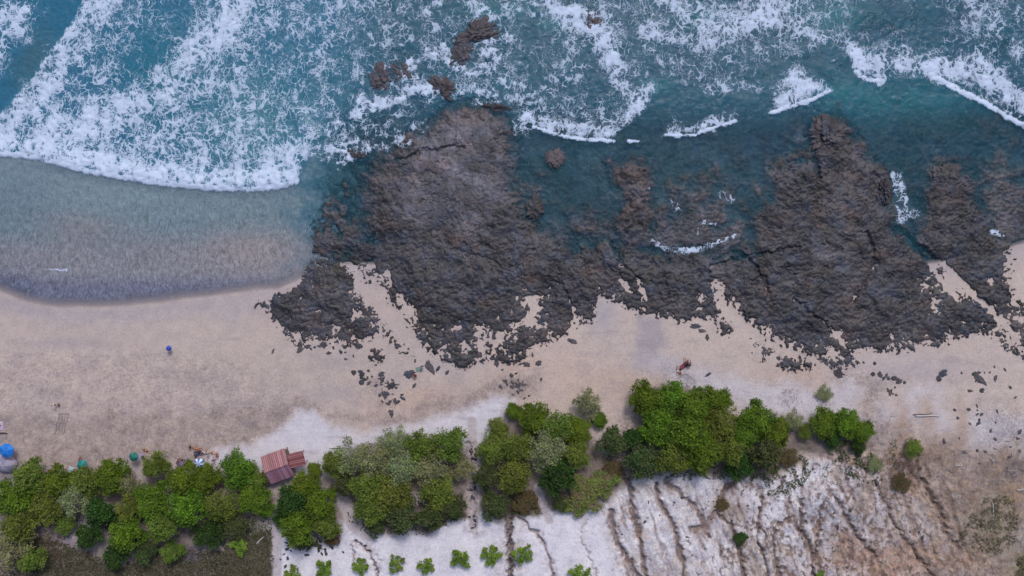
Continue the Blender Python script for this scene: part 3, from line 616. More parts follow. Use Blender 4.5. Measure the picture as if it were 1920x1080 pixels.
# eastern surf
es = W.poly([(1200, -400), (3000, -400), (3000, 300), (1925, 235), (1860, 200), (1780, 160), (1720, 150), (1640, 150), (1590, 120), (1560, 80), (1440, 130), (1330, 180), (1260, 150), (1220, 110)], 14, 3); fmax(es, 0.37)
for pts, wd, sf, k in (([(1250, 0), (1330, 40), (1440, 20), (1500, -20)], 6, 30, .28), ([(1210, 50), (1290, 80), (1380, 60), (1450, 20)], 4, 26, .2), ([(1600, 100), (1630, 145), (1650, 150)], 5, 16, .5), ([(1640, 110), (1700, 120), (1760, 120)], 5, 20, .38), ([(1760, 140), (1830, 120), (1860, 150), (1920, 200)], 8, 26, .46),
                       ([(1820, 0), (1880, 50), (1900, 100)], 4, 22, .28), ([(1440, 30), (1520, 60), (1560, 90)], 4, 22, .2)):
    fadd(W.line(pts, wd, sf, 2), k)
fadd(-W.blob(1290, 10, 26, 18), .2); fadd(-W.blob(1650, 30, 60, 26), .3); fadd(-W.blob(1740, 40, 44, 44), .28); fadd(-W.blob(1890, 70, 20, 44), .3); fadd(-W.blob(1420, 120, 40, 26), .1)
fmax(W.line([(1745, 140), (1790, 165), (1850, 195), (1890, 220), (1925, 238)], 2, 5, 1), 1.15); fmax(W.line([(1605, 135), (1625, 150), (1652, 151)], 2, 4, 1), 1.0)
fmax(W.poly([(1446, 212), (1450, 160), (1490, 115), (1530, 150), (1558, 168), (1510, 192), (1480, 200)], 22, 2), .8); fmax(W.line([(1446, 212), (1480, 200), (1520, 188), (1556, 170)], 1.8, 3.5, 1), 1.1)
fmax(W.poly([(1248, 254), (1262, 222), (1290, 238), (1340, 214), (1378, 206), (1382, 222), (1340, 240), (1312, 252)], 16, 2), .75); fmax(W.line([(1248, 254), (1300, 254), (1330, 242), (1380, 226)], 1.4, 3, 1), .95)
fmax(W.poly([(1300, 170), (1340, 150), (1420, 150), (1440, 170), (1380, 175), (1320, 182)], 9, 2), .5)
for pts, wd, sf, k in (([(1225, 452), (1245, 464), (1280, 470), (1312, 468), (1340, 455)], 1.6, 9, .62), ([(1340, 455), (1375, 445), (1380, 428)], 1.5, 4, .7), ([(1308, 440), (1320, 415), (1340, 420)], 2, 6, .55), ([(1165, 335), (1185, 345), (1215, 350)], 2, 9, .4),
                       ([(1260, 380), (1275, 400)], 4, 12, .32), ([(1350, 365), (1370, 375)], 5, 10, .32), ([(1680, 330), (1692, 380), (1690, 410)], 5, 14, .5), ([(1690, 400), (1720, 400)], 4, 12, .45), ([(1860, 435), (1885, 440)], 3, 4, .8), ([(700, 330), (720, 330)], 4, 10, .2),
                       ([(570, 420), (600, 460)], 4, 16, .2), ([(80, 505), (125, 506)], .8, 2, .7), ([(1560, 115), (1570, 112)], 1, 2, .8), ([(1550, 50), (1560, 60)], 1, 3, .3), ([(960, 10), (1000, 30), (990, 18)], 2, 6, .5)):
    fmax(W.line(pts, wd, sf, 1), k)
fd = np.minimum(fd, 1.0); fd = np.minimum(fd * (0.70 + 0.16 * ss(0.45, 0.95, fd)) * (1 + 0.35 * b_lo + 0.50 * b_md + 0.3 * b_hi), 0.74); fd = np.maximum(fd - 0.03, fl * (0.9 + 0.5 * b_hi))
# body colour: zones of sediment and depth, and a painted shadow below the foam front
wc = np.tile(np.array(lin((26, 94, 118))), (len(U), 1)).astype(np.float32)
def wp(m, c, k=1.0):
    global wc
    m = np.clip(m * k, 0, 1)[:, None]; wc = wc * (1 - m) + np.array(lin(c), np.float32) * m
opac = np.full(len(U), 0.72, np.float32); strk = np.zeros(len(U), np.float32)
def setop(m, v):
    global opac; opac = opac * (1 - m) + v * m
wp(ss(0, 0.6, b_lo), (36, 108, 132), .6); wp(ss(0, 0.6, -b_lo), (28, 68, 110), .5)
west = ss(700, 560, U + 0.2 * (V - 200)); wp(west, (44, 112, 144), .95); setop(west * ss(400, 340, V), .93)
wp(W.blob(610, 140, 60, 60), (46, 110, 134), .6); wp(W.blob(60, 110, 70, 30, 2, rot=60), (66, 108, 126), .9)
wp(W.blob(480, 230, 120, 110), (74, 134, 146), .6); wp(W.blob(300, 130, 90, 100), (38, 116, 136), .6)
for x, y, a, b in ((930, 20, 60, 14), (1040, 45, 26, 16), (1230, 160, 26, 14), (1340, 30, 50, 20), (1560, 30, 60, 26), (1700, 200, 110, 34), (1570, 170, 50, 20)): wp(W.blob(x, y, a, b), (32, 124, 138), .75)
setop(ss(180, 260, V) * (1 - west), .34); setop(ss(380, 450, V) * (1 - west), .26)
for x, y, a, b in ((650, 370, 44, 50), (720, 440, 20, 40), (1020, 330, 60, 50), (1280, 320, 110, 50), (1750, 230, 100, 50)): wp(W.blob(x, y, a, b), (44, 100, 114), .6)
wp(ss(280, 330, V) * (1 - west), (44, 100, 112), .5)
swa = ss(-4, 10, -lead) * ss(640, 500, U + 60 * b_md + 30 * b_hi) * ss(255, 285, V)
wp(swa, (128, 148, 157), .97); wp(swa * ss(420, 480, V + 20 * b_lo), (150, 146, 154), .9); wp(swa * W.blob(480, 470, 100, 40), (164, 154, 154), .9); wp(swa * W.blob(150, 430, 90, 34, 2), (148, 144, 148), .7)
wp(swa * W.blob(40, 360, 70, 70), (110, 132, 146), .6); wp(swa * W.blob(330, 340, 120, 40), (124, 150, 152), .6); wp(swa * ss(505, 545, V + 6 * b_md), (112, 118, 144), .85); wp(swa * W.blob(20, 530, 50, 26), (88, 98, 128), .7)
wp(swa * ss(300, 318, V) * ss(26, 8, -lead) * (U < 560), (92, 112, 128), .6)  # thin shadow along the western foam front, painted into the water colour
setop(swa, .86); strk = swa * (0.25 + 0.75 * ss(300, 520, V + 0.0 * U))
dpt = np.zeros(len(U), np.float32)
ji = np.clip(np.searchsorted(gx, WX) - 1, 0, len(gx) - 1); jj = np.clip(np.searchsorted(gy, WY) - 1, 0, len(gy) - 1)
bedz = ZG[jj, ji]
ki = np.clip(np.searchsorted(rx, WX) - 1, 0, len(rx) - 1); kj = np.clip(np.searchsorted(ry, WY) - 1, 0, len(ry) - 1)
inr = (WX > rx[0]) & (WX < rx[-1]) & (WY > ry[0]) & (WY < ry[-1])
bedz = np.where(inr, np.maximum(bedz, ZR[kj, ki]), bedz)
dpt = np.clip(-bedz, 0, 9)
opac = np.clip(opac * (1 - np.exp(-dpt * 1.9)) + 0.35 * opac * (1 - np.exp(-dpt * 0.9)), 0.02, 0.97)
opac = np.where(swa > 0.2, np.maximum(opac, 0.80 * ss(0.0, 0.09, dpt)), opac)
zw = 0.10 * b_lo + 0.07 * b_md + 0.05 * b_hi
zw = zw * ss(0.0, 0.7, dpt) + 0.16 * ss(0.2, 1.0, fd) * (0.6 + b_hi) * ss(0.1, 0.6, dpt)
zw = zw + 0.35 * bg_ * ss(40, 5, np.abs(lead)) * ss(0.1, 0.5, dpt)
water = sheet("sea_water", wx, wy, zw, M_water, bedz < 0.45)
add_attr(water.data, "col", wc, 'FLOAT_COLOR'); add_attr(water.data, "foam", np.clip(fd, 0, 1.2), 'FLOAT')
add_attr(water.data, "deep", dpt, 'FLOAT'); add_attr(water.data, "opac", opac, 'FLOAT'); add_attr(water.data, "strk", strk, 'FLOAT'); water['kind'] = 'structure'

# ================================================================== vegetation
def cards(P, size, nrm_up=0.5, aspect=1.6):
    n = len(P); nv = rng.normal(size=(n, 3)); nv[:, 2] = np.abs(nv[:, 2]) + nrm_up; nv /= np.linalg.norm(nv, axis=1)[:, None]
    t = np.cross(nv, rng.normal(size=(n, 3))); t /= np.linalg.norm(t, axis=1)[:, None] + 1e-9; b = np.cross(nv, t)
    s = (size * rng.uniform(0.6, 1.35, n))[:, None]
    t = t * s * aspect; b = b * s
    return np.stack([P - t, P + b * 0.9, P + t, P - b * 0.9], 1).reshape(-1, 3), np.arange(n * 4).reshape(n, 4)

def tube(pts, rad, k=5):
    pts = [Vector(p) for p in pts]; V_ = []; F_ = []
    for i, p in enumerate(pts):
        d = (pts[min(i + 1, len(pts) - 1)] - pts[max(i - 1, 0)]).normalized()
        a = d.orthogonal().normalized(); b = d.cross(a)
        for j in range(k):
            an = 2 * math.pi * j / k; V_.append(p + (a * math.cos(an) + b * math.sin(an)) * rad[i])
    for i in range(len(pts) - 1):
        for j in range(k): F_.append((i * k + j, i * k + (j + 1) % k, (i + 1) * k + (j + 1) % k, (i + 1) * k + j))
    return np.array([tuple(v) for v in V_]), np.array(F_)

def join(parts):
    V_ = []; F_ = []; o = 0
    for v, f in parts: V_.append(v); F_.append(f + o); o += len(v)
    return np.concatenate(V_), np.concatenate(F_)

def crown_data(seed, lobes, tufts, leaves, leaf, spread=0.62, lobe_r=(0.26, 0.44), gap=0.0, hgt=0.5):
    r = random.Random(seed); L = []
    for i in range(lobes):
        q = math.sqrt((i + 0.5) / lobes); a = i * 2.39996 + r.uniform(-0.5, 0.5)
        rr = q * spread * r.uniform(0.8, 1.25)
        L.append((rr * math.cos(a), rr * math.sin(a), 0.62 + hgt * (1 - q * q) * r.uniform(0.6, 1.1) + r.uniform(-0.1, 0.1), r.uniform(*lobe_r) * (1.05 - 0.25 * q)))
    pts = []; tv = []
    for (x, y, z, R_) in L:
        br = r.uniform(0.0, 0.45)
        for _ in range(tufts):
            d = Vector((r.gauss(0, 1), r.gauss(0, 1), r.gauss(0.35, 0.9))).normalized()
            if d.z < -0.35: d.z *= -0.6
            q = R_ * r.uniform(0.62, 1.12)
            c = (x + d.x * q, y + d.y * q, z + d.z * q * 0.75)
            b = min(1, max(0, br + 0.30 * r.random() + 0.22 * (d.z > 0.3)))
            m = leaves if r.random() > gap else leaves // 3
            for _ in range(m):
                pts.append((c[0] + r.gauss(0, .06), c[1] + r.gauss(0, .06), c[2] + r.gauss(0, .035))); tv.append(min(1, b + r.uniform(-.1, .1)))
    P = np.array(pts); co, f = cards(P, leaf)
    return co, f, np.repeat(np.array(tv), 4), L

def crown_mesh(name, mat, *a, **k):
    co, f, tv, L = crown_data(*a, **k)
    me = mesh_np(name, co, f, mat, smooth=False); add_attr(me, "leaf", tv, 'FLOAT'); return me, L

def trunk_mesh(name, L, seed, mat, twigs=2, thick=0.05, hb=0.30):
    r = random.Random(seed); parts = []
    fork = Vector((r.uniform(-.08, .08), r.uniform(-.08, .08), hb))
    parts.append(tube([(0, 0, -0.12), (fork.x * .4, fork.y * .4, hb * .5), fork], [thick * 1.5, thick * 1.15, thick], 7))
    for (x, y, z, R_) in L:
        m = fork.lerp(Vector((x, y, z)), 0.5) + Vector((r.uniform(-.06, .06), r.uniform(-.06, .06), -0.04)); e = Vector((x, y, z + 0.05))
        parts.append(tube([fork, m, e], [thick * .62, thick * .4, thick * .18], 5))
        for _ in range(twigs):
            d = Vector((r.gauss(0, 1), r.gauss(0, 1), r.gauss(.3, .6))).normalized() * R_ * r.uniform(.7, 1.05)
            q = e.lerp(m, r.uniform(0, .5)); parts.append(tube([q, q + d * .5 + Vector((0, 0, .03)), q + d], [thick * .2, thick * .13, thick * .06], 4))
    co, f = join(parts); return mesh_np(name, co, f, mat)

G1 = mat_leaf("bright_green_leaves", (0.028, 0.060, 0.007), (0.185, 0.305, 0.020), dryamt=0.15)
G2 = mat_leaf("olive_green_leaves", (0.046, 0.076, 0.012), (0.230, 0.300, 0.045), dryamt=0.2)
G3 = mat_leaf("dusty_olive_leaves", (0.105, 0.118, 0.048), (0.370, 0.390, 0.170), (0.20, 0.17, 0.14), dryamt=0.4)
G4 = mat_leaf("dark_green_leaves", (0.024, 0.044, 0.014), (0.100, 0.135, 0.040), dryamt=0.35)
G5 = mat_leaf("fresh_green_leaves", (0.04, 0.085, 0.008), (0.27, 0.38, 0.05))
G6 = mat_leaf("lime_scrub_leaves", (0.07, 0.11, 0.02), (0.24, 0.32, 0.08), (0.22, 0.14, 0.10), dryamt=0.7)
G7 = mat_leaf("rusty_scrub_leaves", (0.06, 0.05, 0.02), (0.15, 0.12, 0.045), (0.17, 0.09, 0.06), dryamt=0.6)
G8 = mat_leaf("deep_green_leaves", (0.016, 0.045, 0.010), (0.050, 0.120, 0.018), dryamt=0.1)
M_twig = mat_plain("pale_twigs", (0.30, 0.27, 0.26), 0.9, 0.3, 3)
KINDS = {
 'bright': (G1, M_bark, dict(lobes=15, tufts=42, leaves=12, leaf=0.028, gap=.12), 3, 2, .05),
 'olive':  (G2, M_bark, dict(lobes=15, tufts=36, leaves=11, leaf=0.027, gap=0.25), 4, 3, .05),
 'dusty':  (G3, M_twig, dict(lobes=17, tufts=30, leaves=9, leaf=0.025, gap=0.4, lobe_r=(0.22, 0.38), spread=.7), 4, 9, .045),
 'dark':   (G4, M_bark, dict(lobes=12, tufts=34, leaves=8, leaf=0.036, gap=0.15), 2, 3, .05),
 'deep':   (G8, M_bark, dict(lobes=12, tufts=40, leaves=8, leaf=0.038), 2, 2, .05),
 'lime':   (G6, M_twig, dict(lobes=14, tufts=34, leaves=8, leaf=0.036, gap=0.3, hgt=.25), 2, 4, .04),
 'rust':   (G7, M_twig, dict(lobes=12, tufts=30, leaves=7, leaf=0.04, gap=0.3, hgt=.2), 2, 5, .04),
 'young':  (G5, M_bark, dict(lobes=14, tufts=16, leaves=6, leaf=0.06, gap=0.45, spread=.78, lobe_r=(.14, .30)), 4, 1, .04),
}
PROTO = {}
def proto(kind, i):
    if (kind, i) not in PROTO:
        lm, bm_, kw, nvar, tw, th = KINDS[kind]; kw = dict(kw)
        sd0 = sum(map(ord, kind)) * 7 + i * 13
        cm, L = crown_mesh("crown", lm, sd0, kw.pop('lobes'), kw.pop('tufts'), kw.pop('leaves'), kw.pop('leaf'), **kw)
        PROTO[(kind, i)] = (cm, trunk_mesh("trunk", L, sd0 + 1, bm_, tw, th))
    return PROTO[(kind, i)]
cnt = {}
def tree(name, kind, u, v, rpx, label, cat, group, hs=1.0, asp=1.0, rz=None):
    i = cnt.get(kind, 0); cnt[kind] = i + 1
    cm, tm = proto(kind, i % KINDS[kind][3])
    r = rpx * 0.1 * (1.16 if rpx > 22 else 1.06)
    x, y = from_map(u, v, extra=r * 0.9 * hs)
    t = thing(name, label, cat, (x, y, gz(x, y) - 0.03), rnd.uniform(0, 6.28) if rz is None else rz, group)
    t.scale = (r * asp, r / asp, r * hs * rnd.uniform(0.9, 1.1))
    link('trunk', tm, t); link('crown', cm, t); return t

GL, GM, GG, GH, GB = ("trees of the western grove", "trees beside the red roofed hut", "dusty trees between the two footpaths", "trees east of the stony footpath", "dense bright trees of the eastern grove")
T = [
 # western grove
 ('olive', 55, 893, 36, "olive tree just below the blue parasol at the left edge of the beach", GL),
 ('bright', 108, 905, 31, "green tree whose top touches the person in black on the sand", GL),
 ('olive', 160, 905, 30, "olive tree directly below the teal parasol and pale blue towel", GL),
 ('bright', 208, 893, 32, "yellow green tree right of the teal parasol on the grove's beach edge", GL),
 ('bright', 22, 940, 36, "green tree cut by the left picture edge, second one down", GL),
 ('olive', 78, 955, 34, "broad olive tree left of the sandy clearing, inside the grove", GL),
 ('dusty', 140, 935, 32, "dusty thin crowned tree just above the leaning dark branch", GL),
 ('deep', 186, 962, 30, "deep green tree at the upper right corner of the sandy clearing", GL),
 ('olive', 290, 872, 28, "lone light green tree jutting onto the sand beside the lavender towel", GL),
 ('bright', 345, 902, 33, "green tree straight below the purple towel on the sand", GL),
 ('bright', 385, 898, 28, "green tree below the blue and white striped parasol", GL),
 ('bright', 280, 940, 36, "yellow green tree below the lone tree that juts onto the sand", GL),
 ('olive', 305, 985, 34, "olive tree above the dark reddish brush in the lower grove", GL),
 ('bright', 352, 950, 38, "widest bright green tree in the middle of the western grove", GL),
 ('olive', 412, 950, 32, "olive tree left of the small square of bare sand in the grove", GL),
 ('bright', 445, 884, 33, "green tree with pale tips left of the hut, at the beach edge", GL),
 ('olive', 478, 900, 26, "olive tree touching the dark lean-to of the red roofed hut", GL),
 ('bright', 472, 938, 30, "green tree below the hut's lean-to, left of the footpath", GL),
 ('olive', 240, 955, 30, "olive tree right of the deep green one beside the clearing", GL),
 ('bright', 235, 1003, 34, "bright green tree at the right side of the sandy clearing", GL),
 ('dusty', 20, 1030, 36, "dusty olive tree in the bottom left corner of the photo", GL),
 ('olive', 58, 1050, 26, "yellowish olive tree next to the corner tree and dark grass", GL),
 ('deep', 165, 1008, 24, "small deep green tree at the bottom tip of the sandy clearing", GL),
 ('deep', 215, 1045, 24, "deep green shrub standing in the dark grass below the grove", GL),
 ('deep', 390, 1000, 28, "deep green bush above the tangle of pale dead twigs", GL),
 ('dark', 440, 985, 26, "dull dark tree above the small round bright bush", GL),
 ('bright', 498, 955, 18, "small green tree where footpath and grove meet below the hut", GL),
 ('dark', 270, 1035, 24, "dark bush right of the reddish brush in the grass", GL),
 ('dusty', 232, 905, 24, "thin grey tree over pale sand between two green ones", GL),
 ('olive', 35, 985, 34, "olive tree at the left edge above the corner tree", GL),
 ('olive', 118, 985, 22, "small olive tree left of the leaning dark branch", GL),
 ('olive', 320, 1035, 24, "low olive bush between dead twigs and dark brush", GL),
 # hut trees
 ('bright', 575, 912, 30, "bright tree just below the hut's small annex roof", GM),
 ('deep', 547, 942, 32, "deep green tree below the hut's main roof", GM),
 ('bright', 600, 945, 32, "bright tree right of centre in the clump below the hut", GM),
 ('bright', 560, 985, 36, "large bright tree at the bottom of the clump below the hut", GM),
 ('olive', 612, 985, 26, "olive tree along the pale footpath below the hut", GM),
 ('deep', 530, 968, 22, "bluish green tree at the clump's left edge by the narrow path", GM),
 ('bright', 591, 880, 15, "small upright green tree touching the annex roof corner", GM),
 ('rust', 622, 1008, 20, "rusty brown bush at the footpath's left side", GM),
 ('dark', 570, 1015, 20, "dark low bush with brown litter at the clump's lower end", GM),
 # dusty grove
 ('olive', 628, 872, 26, "first light green tree right of the white sand beside the hut", GG),
 ('dusty', 655, 862, 32, "pale dusty tree below the white plank on the sand", GG),
 ('dusty', 702, 862, 34, "dusty tree second from the white plank, at the sand's edge", GG),
 ('dusty', 740, 830, 28, "dusty tree that reaches farthest up onto the white sand", GG),
 ('olive', 792, 835, 32, "olive tree beside the topmost dusty tree at the sand edge", GG),
 ('olive', 845, 835, 34, "olive tree in the grove's top right corner by the stony path", GG),
 ('dusty', 865, 878, 24, "dusty tree leaning over the stony path", GG),
 ('dark', 648, 908, 24, "dark tree at the upper end of the pale footpath", GG),
 ('olive', 690, 912, 36, "olive tree above the footpath in the dusty grove", GG),
 ('dusty', 750, 880, 36, "grey dusty tree in the very middle of the grove, bare twigs showing", GG),
 ('dusty', 808, 880, 32, "dusty tree above the tuft of white blossom", GG),
 ('olive', 740, 925, 36, "olive tree left of the tuft of white blossom", GG),
 ('olive', 820, 925, 34, "olive tree right of the tuft of white blossom", GG),
 ('dark', 850, 950, 24, "dark tree with reddish litter beside the stony path", GG),
 ('olive', 695, 955, 34, "low olive tree right of the footpath's bend", GG),
 ('dark', 705, 985, 22, "lowest dark shrub left of the grove's bottom edge", GG),
 ('dark', 755, 968, 34, "dark green tree on the bottom edge above the white clay", GG),
 ('dark', 808, 968, 28, "dark tree on the bottom edge beside the rust coloured strip", GG),
 ('deep', 855, 965, 10, "tiny fresh green shrub among rust coloured litter", GG),
 # fourth grove
 ('bright', 963, 770, 17, "small green tree at the top left of its grove beside pale rubble", GH),
 ('olive', 935, 802, 22, "light olive tree beside the white sand, left edge of the grove", GH),
 ('bright', 1000, 785, 30, "green tree second along the grove's beach side", GH),
 ('olive', 1045, 802, 32, "olive tree in the middle of the grove's beach side", GH),
 ('bright', 1085, 808, 26, "yellow green tree at the right end of the grove's beach side", GH),
 ('olive', 920, 845, 28, "olive tree beside the stony path, half way down", GH),
 ('olive', 972, 838, 34, "broad olive tree left of the grove's centre", GH),
 ('dusty', 1025, 845, 36, "dusty grey tree at the grove's centre", GH),
 ('olive', 1078, 852, 28, "olive tree above the lime green scrub mound", GH),
 ('dark', 912, 893, 26, "dark tree hugging the stony path's right side", GH),
 ('olive', 965, 893, 34, "olive tree above the brown rubble gully", GH),
 ('deep', 1042, 893, 32, "deep green tree left of the lime scrub mound", GH),
 ('dark', 928, 945, 28, "dull dark shrub in the grove's lower left corner", GH),
 ('rust', 985, 940, 24, "rust brown low bush beside the little sandy strip", GH),
 ('lime', 1092, 925, 36, "lime green scrub mound with brown patches over the white clay", GH),
 ('lime', 1132, 905, 28, "lime green scrub right of the mound, above the first gully", GH),
 ('lime', 1085, 948, 22, "small lime scrub on the mound's lower edge", GH),
 ('dark', 1052, 945, 18, "dark low shrub right of the little sandy strip", GH),
 ('rust', 1150, 880, 22, "rust brown bush between lime scrub and dark trees", GH),
 ('dusty', 1103, 757, 26, "lone round dusty tree standing out on the beach", "pair of trees out on the beach"),
 ('bright', 1124, 787, 17, "small bright tree just below the lone round dusty one", "pair of trees out on the beach"),
 # eastern grove
 ('bright', 1213, 748, 33, "bright tree at the top left corner of the eastern grove", GB),
 ('bright', 1255, 750, 32, "bright tree below the two people in red, second along the top", GB),
 ('bright', 1298, 762, 34, "bright tree third along the top edge of the eastern grove", GB),
 ('bright', 1342, 750, 28, "bright tree at the top right corner before the notch of sand", GB),
 ('bright', 1232, 798, 36, "bright tree under the top left corner tree", GB),
 ('bright', 1290, 810, 40, "largest bright tree in the middle of the eastern grove", GB),
 ('olive', 1345, 795, 34, "olive tinged tree beside the notch of white sand", GB),
 ('deep', 1190, 822, 24, "deep green tree at the left foot of the eastern grove", GB),
 ('dark', 1150, 828, 28, "very dark tree between the two groves, bare twigs over it", GB),
 ('dark', 1205, 862, 34, "dark dull tree on the bottom edge above the first gullies", GB),
 ('olive', 1262, 855, 36, "olive tree on the bottom edge with a pale dusty patch", GB),
 ('bright', 1320, 850, 36, "bright tree on the bottom edge under the sand notch", GB),
 ('olive', 1370, 845, 30, "olive tree right of centre on the bottom edge", GB),
 ('bright', 1418, 788, 34, "bright tree just right of the notch of white sand", GB),
 ('bright', 1452, 812, 30, "bright tree right of the notch, lower one of the pair", GB),
 ('bright', 1392, 812, 28, "bright tree bridging the notch and the lower grove", GB),
 ('dark', 1435, 850, 32, "dark tree above the reddish gully head", GB),
 ('deep', 1385, 872, 26, "deep green tree at the lowest point of the eastern grove", GB),
 ('rust', 1478, 858, 20, "rusty bush at the right foot of the bright trees", GB),
 ('dusty', 1488, 790, 20, "thin grey green tree with pale bare twigs", GB),
 ('olive', 1508, 808, 17, "small olive bush between bare twigs and the rightmost hedge", GB),
 ('bright', 1545, 790, 28, "left end of the low green hedge at the grove's far right", GB),
 ('bright', 1582, 792, 28, "middle bush of the low green hedge at the far right", GB),
 ('bright', 1612, 806, 24, "right end bush of the low green hedge at the far right", GB),
 ('deep', 1560, 822, 20, "deep green bush below the low hedge", GB),
 ('deep', 1610, 835, 16, "small deep green bush under the hedge's right end", GB),
]
for kind, u, v, r, lab, g in T:
    low_ = kind in ('lime', 'rust') or r < 23
    nm = {'lime': 'scrub_bush', 'rust': 'scrub_bush'}.get(kind, 'shrub' if (r < 23 or 'bush' in lab or 'shrub' in lab or 'hedge' in lab) else 'tree')
    tree(nm, kind, u, v, r, lab, 'bush' if nm != 'tree' else 'tree', g, hs=(0.55 if kind in ('lime', 'rust') else 0.8 if nm == 'shrub' else 1.0))
YG = "row of young shrubs on the white clay"
for u, v, r, lab in ((548, 1077, 17, "young shrub cut by the bottom edge, leftmost of the row on white clay"), (607, 1066, 19, "young shrub second from the left in the row on white clay"),
                     (676, 1063, 17, "loose young shrub right beside the thin dark rill"), (741, 1058, 17, "star shaped young shrub with side shoots on white clay"),
                     (798, 1061, 16, "flat topped young shrub between the star shaped and the first round one"), (862, 1047, 20, "round young shrub left of the roundest one"),
                     (923, 1042, 21, "roundest and densest young shrub, left of the stony channel"), (978, 1038, 20, "young shrub right beside the brown stony channel"),
                     (1088, 1076, 20, "rightmost young shrub of the row, cut by the bottom edge")):
    tree('young_shrub', 'young', u, v, r, lab, 'shrub', YG, hs=0.7)
for u, v, r, k, lab in ((1712, 839, 19, 'olive', "single ochre green bush below the pale stick on brown soil"), (1545, 737, 17, 'dusty', "sparse pale bush alone on the white sand"), (447, 1022, 19, 'young', "small round bright bush in the grass left of the white plank"),
                        (1541, 1078, 9, 'young', "tiny green bush at the bottom edge on the gullied slope"), (1388, 1010, 15, 'deep', "small dark green bush growing in a gully"), (1355, 948, 15, 'rust', "low brown bush on the gullied slope"),
                        (1690, 905, 20, 'rust', "rust coloured bush among red twigs above the slope"), (1640, 870, 16, 'dusty', "thin dusty bush below the hedge on speckled clay")):
    tree('shrub', k, u, v, r, lab, 'bush', "single bushes on open ground", hs=0.5)

# ------------------------------------------------------------------ grass and ground cover (uncountable)
def inpoly(P, pts):
    P = np.array(P); x, y = pts[:, 0], pts[:, 1]; ins = np.zeros(len(pts), bool)
    for i in range(len(P)):
        a, b = P[i], P[(i + 1) % len(P)]
        if a[1] != b[1]:
            c = ((a[1] > y) != (b[1] > y)) & (x < a[0] + (y - a[1]) * (b[0] - a[0]) / (b[1] - a[1])); ins ^= c
    return ins
def scatter(name, label, regions, mat, size, up=0.5, hz=0.12, warp=1):
    P = []; tv = []
    for poly, n, thr in regions:
        pp = np.array(poly); q = rng.uniform(pp.min(0), pp.max(0), (n, 2))
        q = q + 0; ns = fbm(q[:, 0] / 16, q[:, 1] / 16, 77, 3); ed = fbm(q[:, 0] / 9, q[:, 1] / 9, 78, 2)
        qq = q + 10 * np.stack([ns, ed], 1)
        q = q[inpoly(poly, qq) & (ns > thr)]
        nb = fbm(q[:, 0] / 10, q[:, 1] / 10, 79, 2)
        for (u, v), b in zip(q, nb):
            x, y = from_map(u, v); P.append((x, y, gz(x, y) + rnd.uniform(0.0, hz))); tv.append(min(1, max(0, 0.5 + b * 0.7)))
    co, f = cards(np.array(P), size, up)
    me = mesh_np(name, co, f, mat, smooth=False); add_attr(me, "leaf", np.repeat(np.array(tv), 4), 'FLOAT')
    o = link(name, me); o['kind'] = 'stuff'; o['label'] = label; o['category'] = 'ground cover'; return o
M_grass = mat_leaf("dry_dark_grass", (0.045, 0.045, 0.020), (0.125, 0.120, 0.055), (0.13, 0.10, 0.07), dryamt=0.8)
M_grass2 = mat_leaf("short_green_grass", (0.09, 0.105, 0.05), (0.16, 0.185, 0.09), (0.12, 0.10, 0.07), dryamt=0.5)
M_cov = mat_leaf("creeping_green_cover", (0.035, 0.060, 0.022), (0.11, 0.15, 0.06), (0.16, 0.12, 0.09), dryamt=0.5)
scatter("grass", "dark dry grass in the bottom left corner below the grove",
        [([(50, 1012), (110, 1012), (150, 1032), (230, 1060), (300, 1030), (420, 1030), (500, 985), (514, 1010), (508, 1120), (-60, 1120)], 26000, -2)], M_grass, 0.10, 0.2, 0.2)
scatter("grass_patch", "round patch of short green grass at the lower right edge",
        [([(1815, 960), (1850, 930), (1895, 925), (1910, 970), (1905, 1010), (1880, 1040), (1830, 1030), (1795, 1010)], 4200, -.1), ([(1905, 1040), (1940, 1040), (1940, 1100), (1900, 1090)], 1500, -2)], M_grass2, 0.09, 0.2, 0.15)
scatter("ground_cover", "creeping green plants scattered over the clay below the trees",
        [([(1400, 900), (1500, 850), (1530, 870), (1500, 920), (1440, 930), (1430, 900)], 3800, -0.05), ([(1540, 820), (1630, 830), (1650, 880), (1600, 900), (1560, 860)], 3800, 0.0), ([(1500, 860), (1650, 880), (1700, 920), (1560, 910)], 1600, 0.15),
         ([(640, 960), (780, 985), (870, 950), (880, 970), (790, 1002), (690, 1000)], 2600, -.1), ([(910, 930), (1000, 925), (1020, 960), (960, 972), (920, 975)], 2400, -.1), ([(1140, 850), (1220, 880), (1200, 900), (1120, 900)], 1500, -.1),
         ([(530, 1000), (600, 1010), (640, 1000), (620, 1030), (560, 1030)], 1500, 0), ([(400, 990), (510, 960), (510, 1010), (420, 1030)], 2600, -.1), ([(0, 960), (500, 960), (500, 1010), (0, 1010)], 4000, 0.0), ([(1240, 860), (1440, 870), (1440, 900), (1250, 895)], 1800, -.1),
         ([(1660, 820), (1720, 820), (1740, 900), (1680, 910)], 1200, 0.1), ([(1480, 1000), (1640, 960), (1660, 1080), (1500, 1080)], 1300, .25)], M_cov, 0.10, 0.3, 0.22)

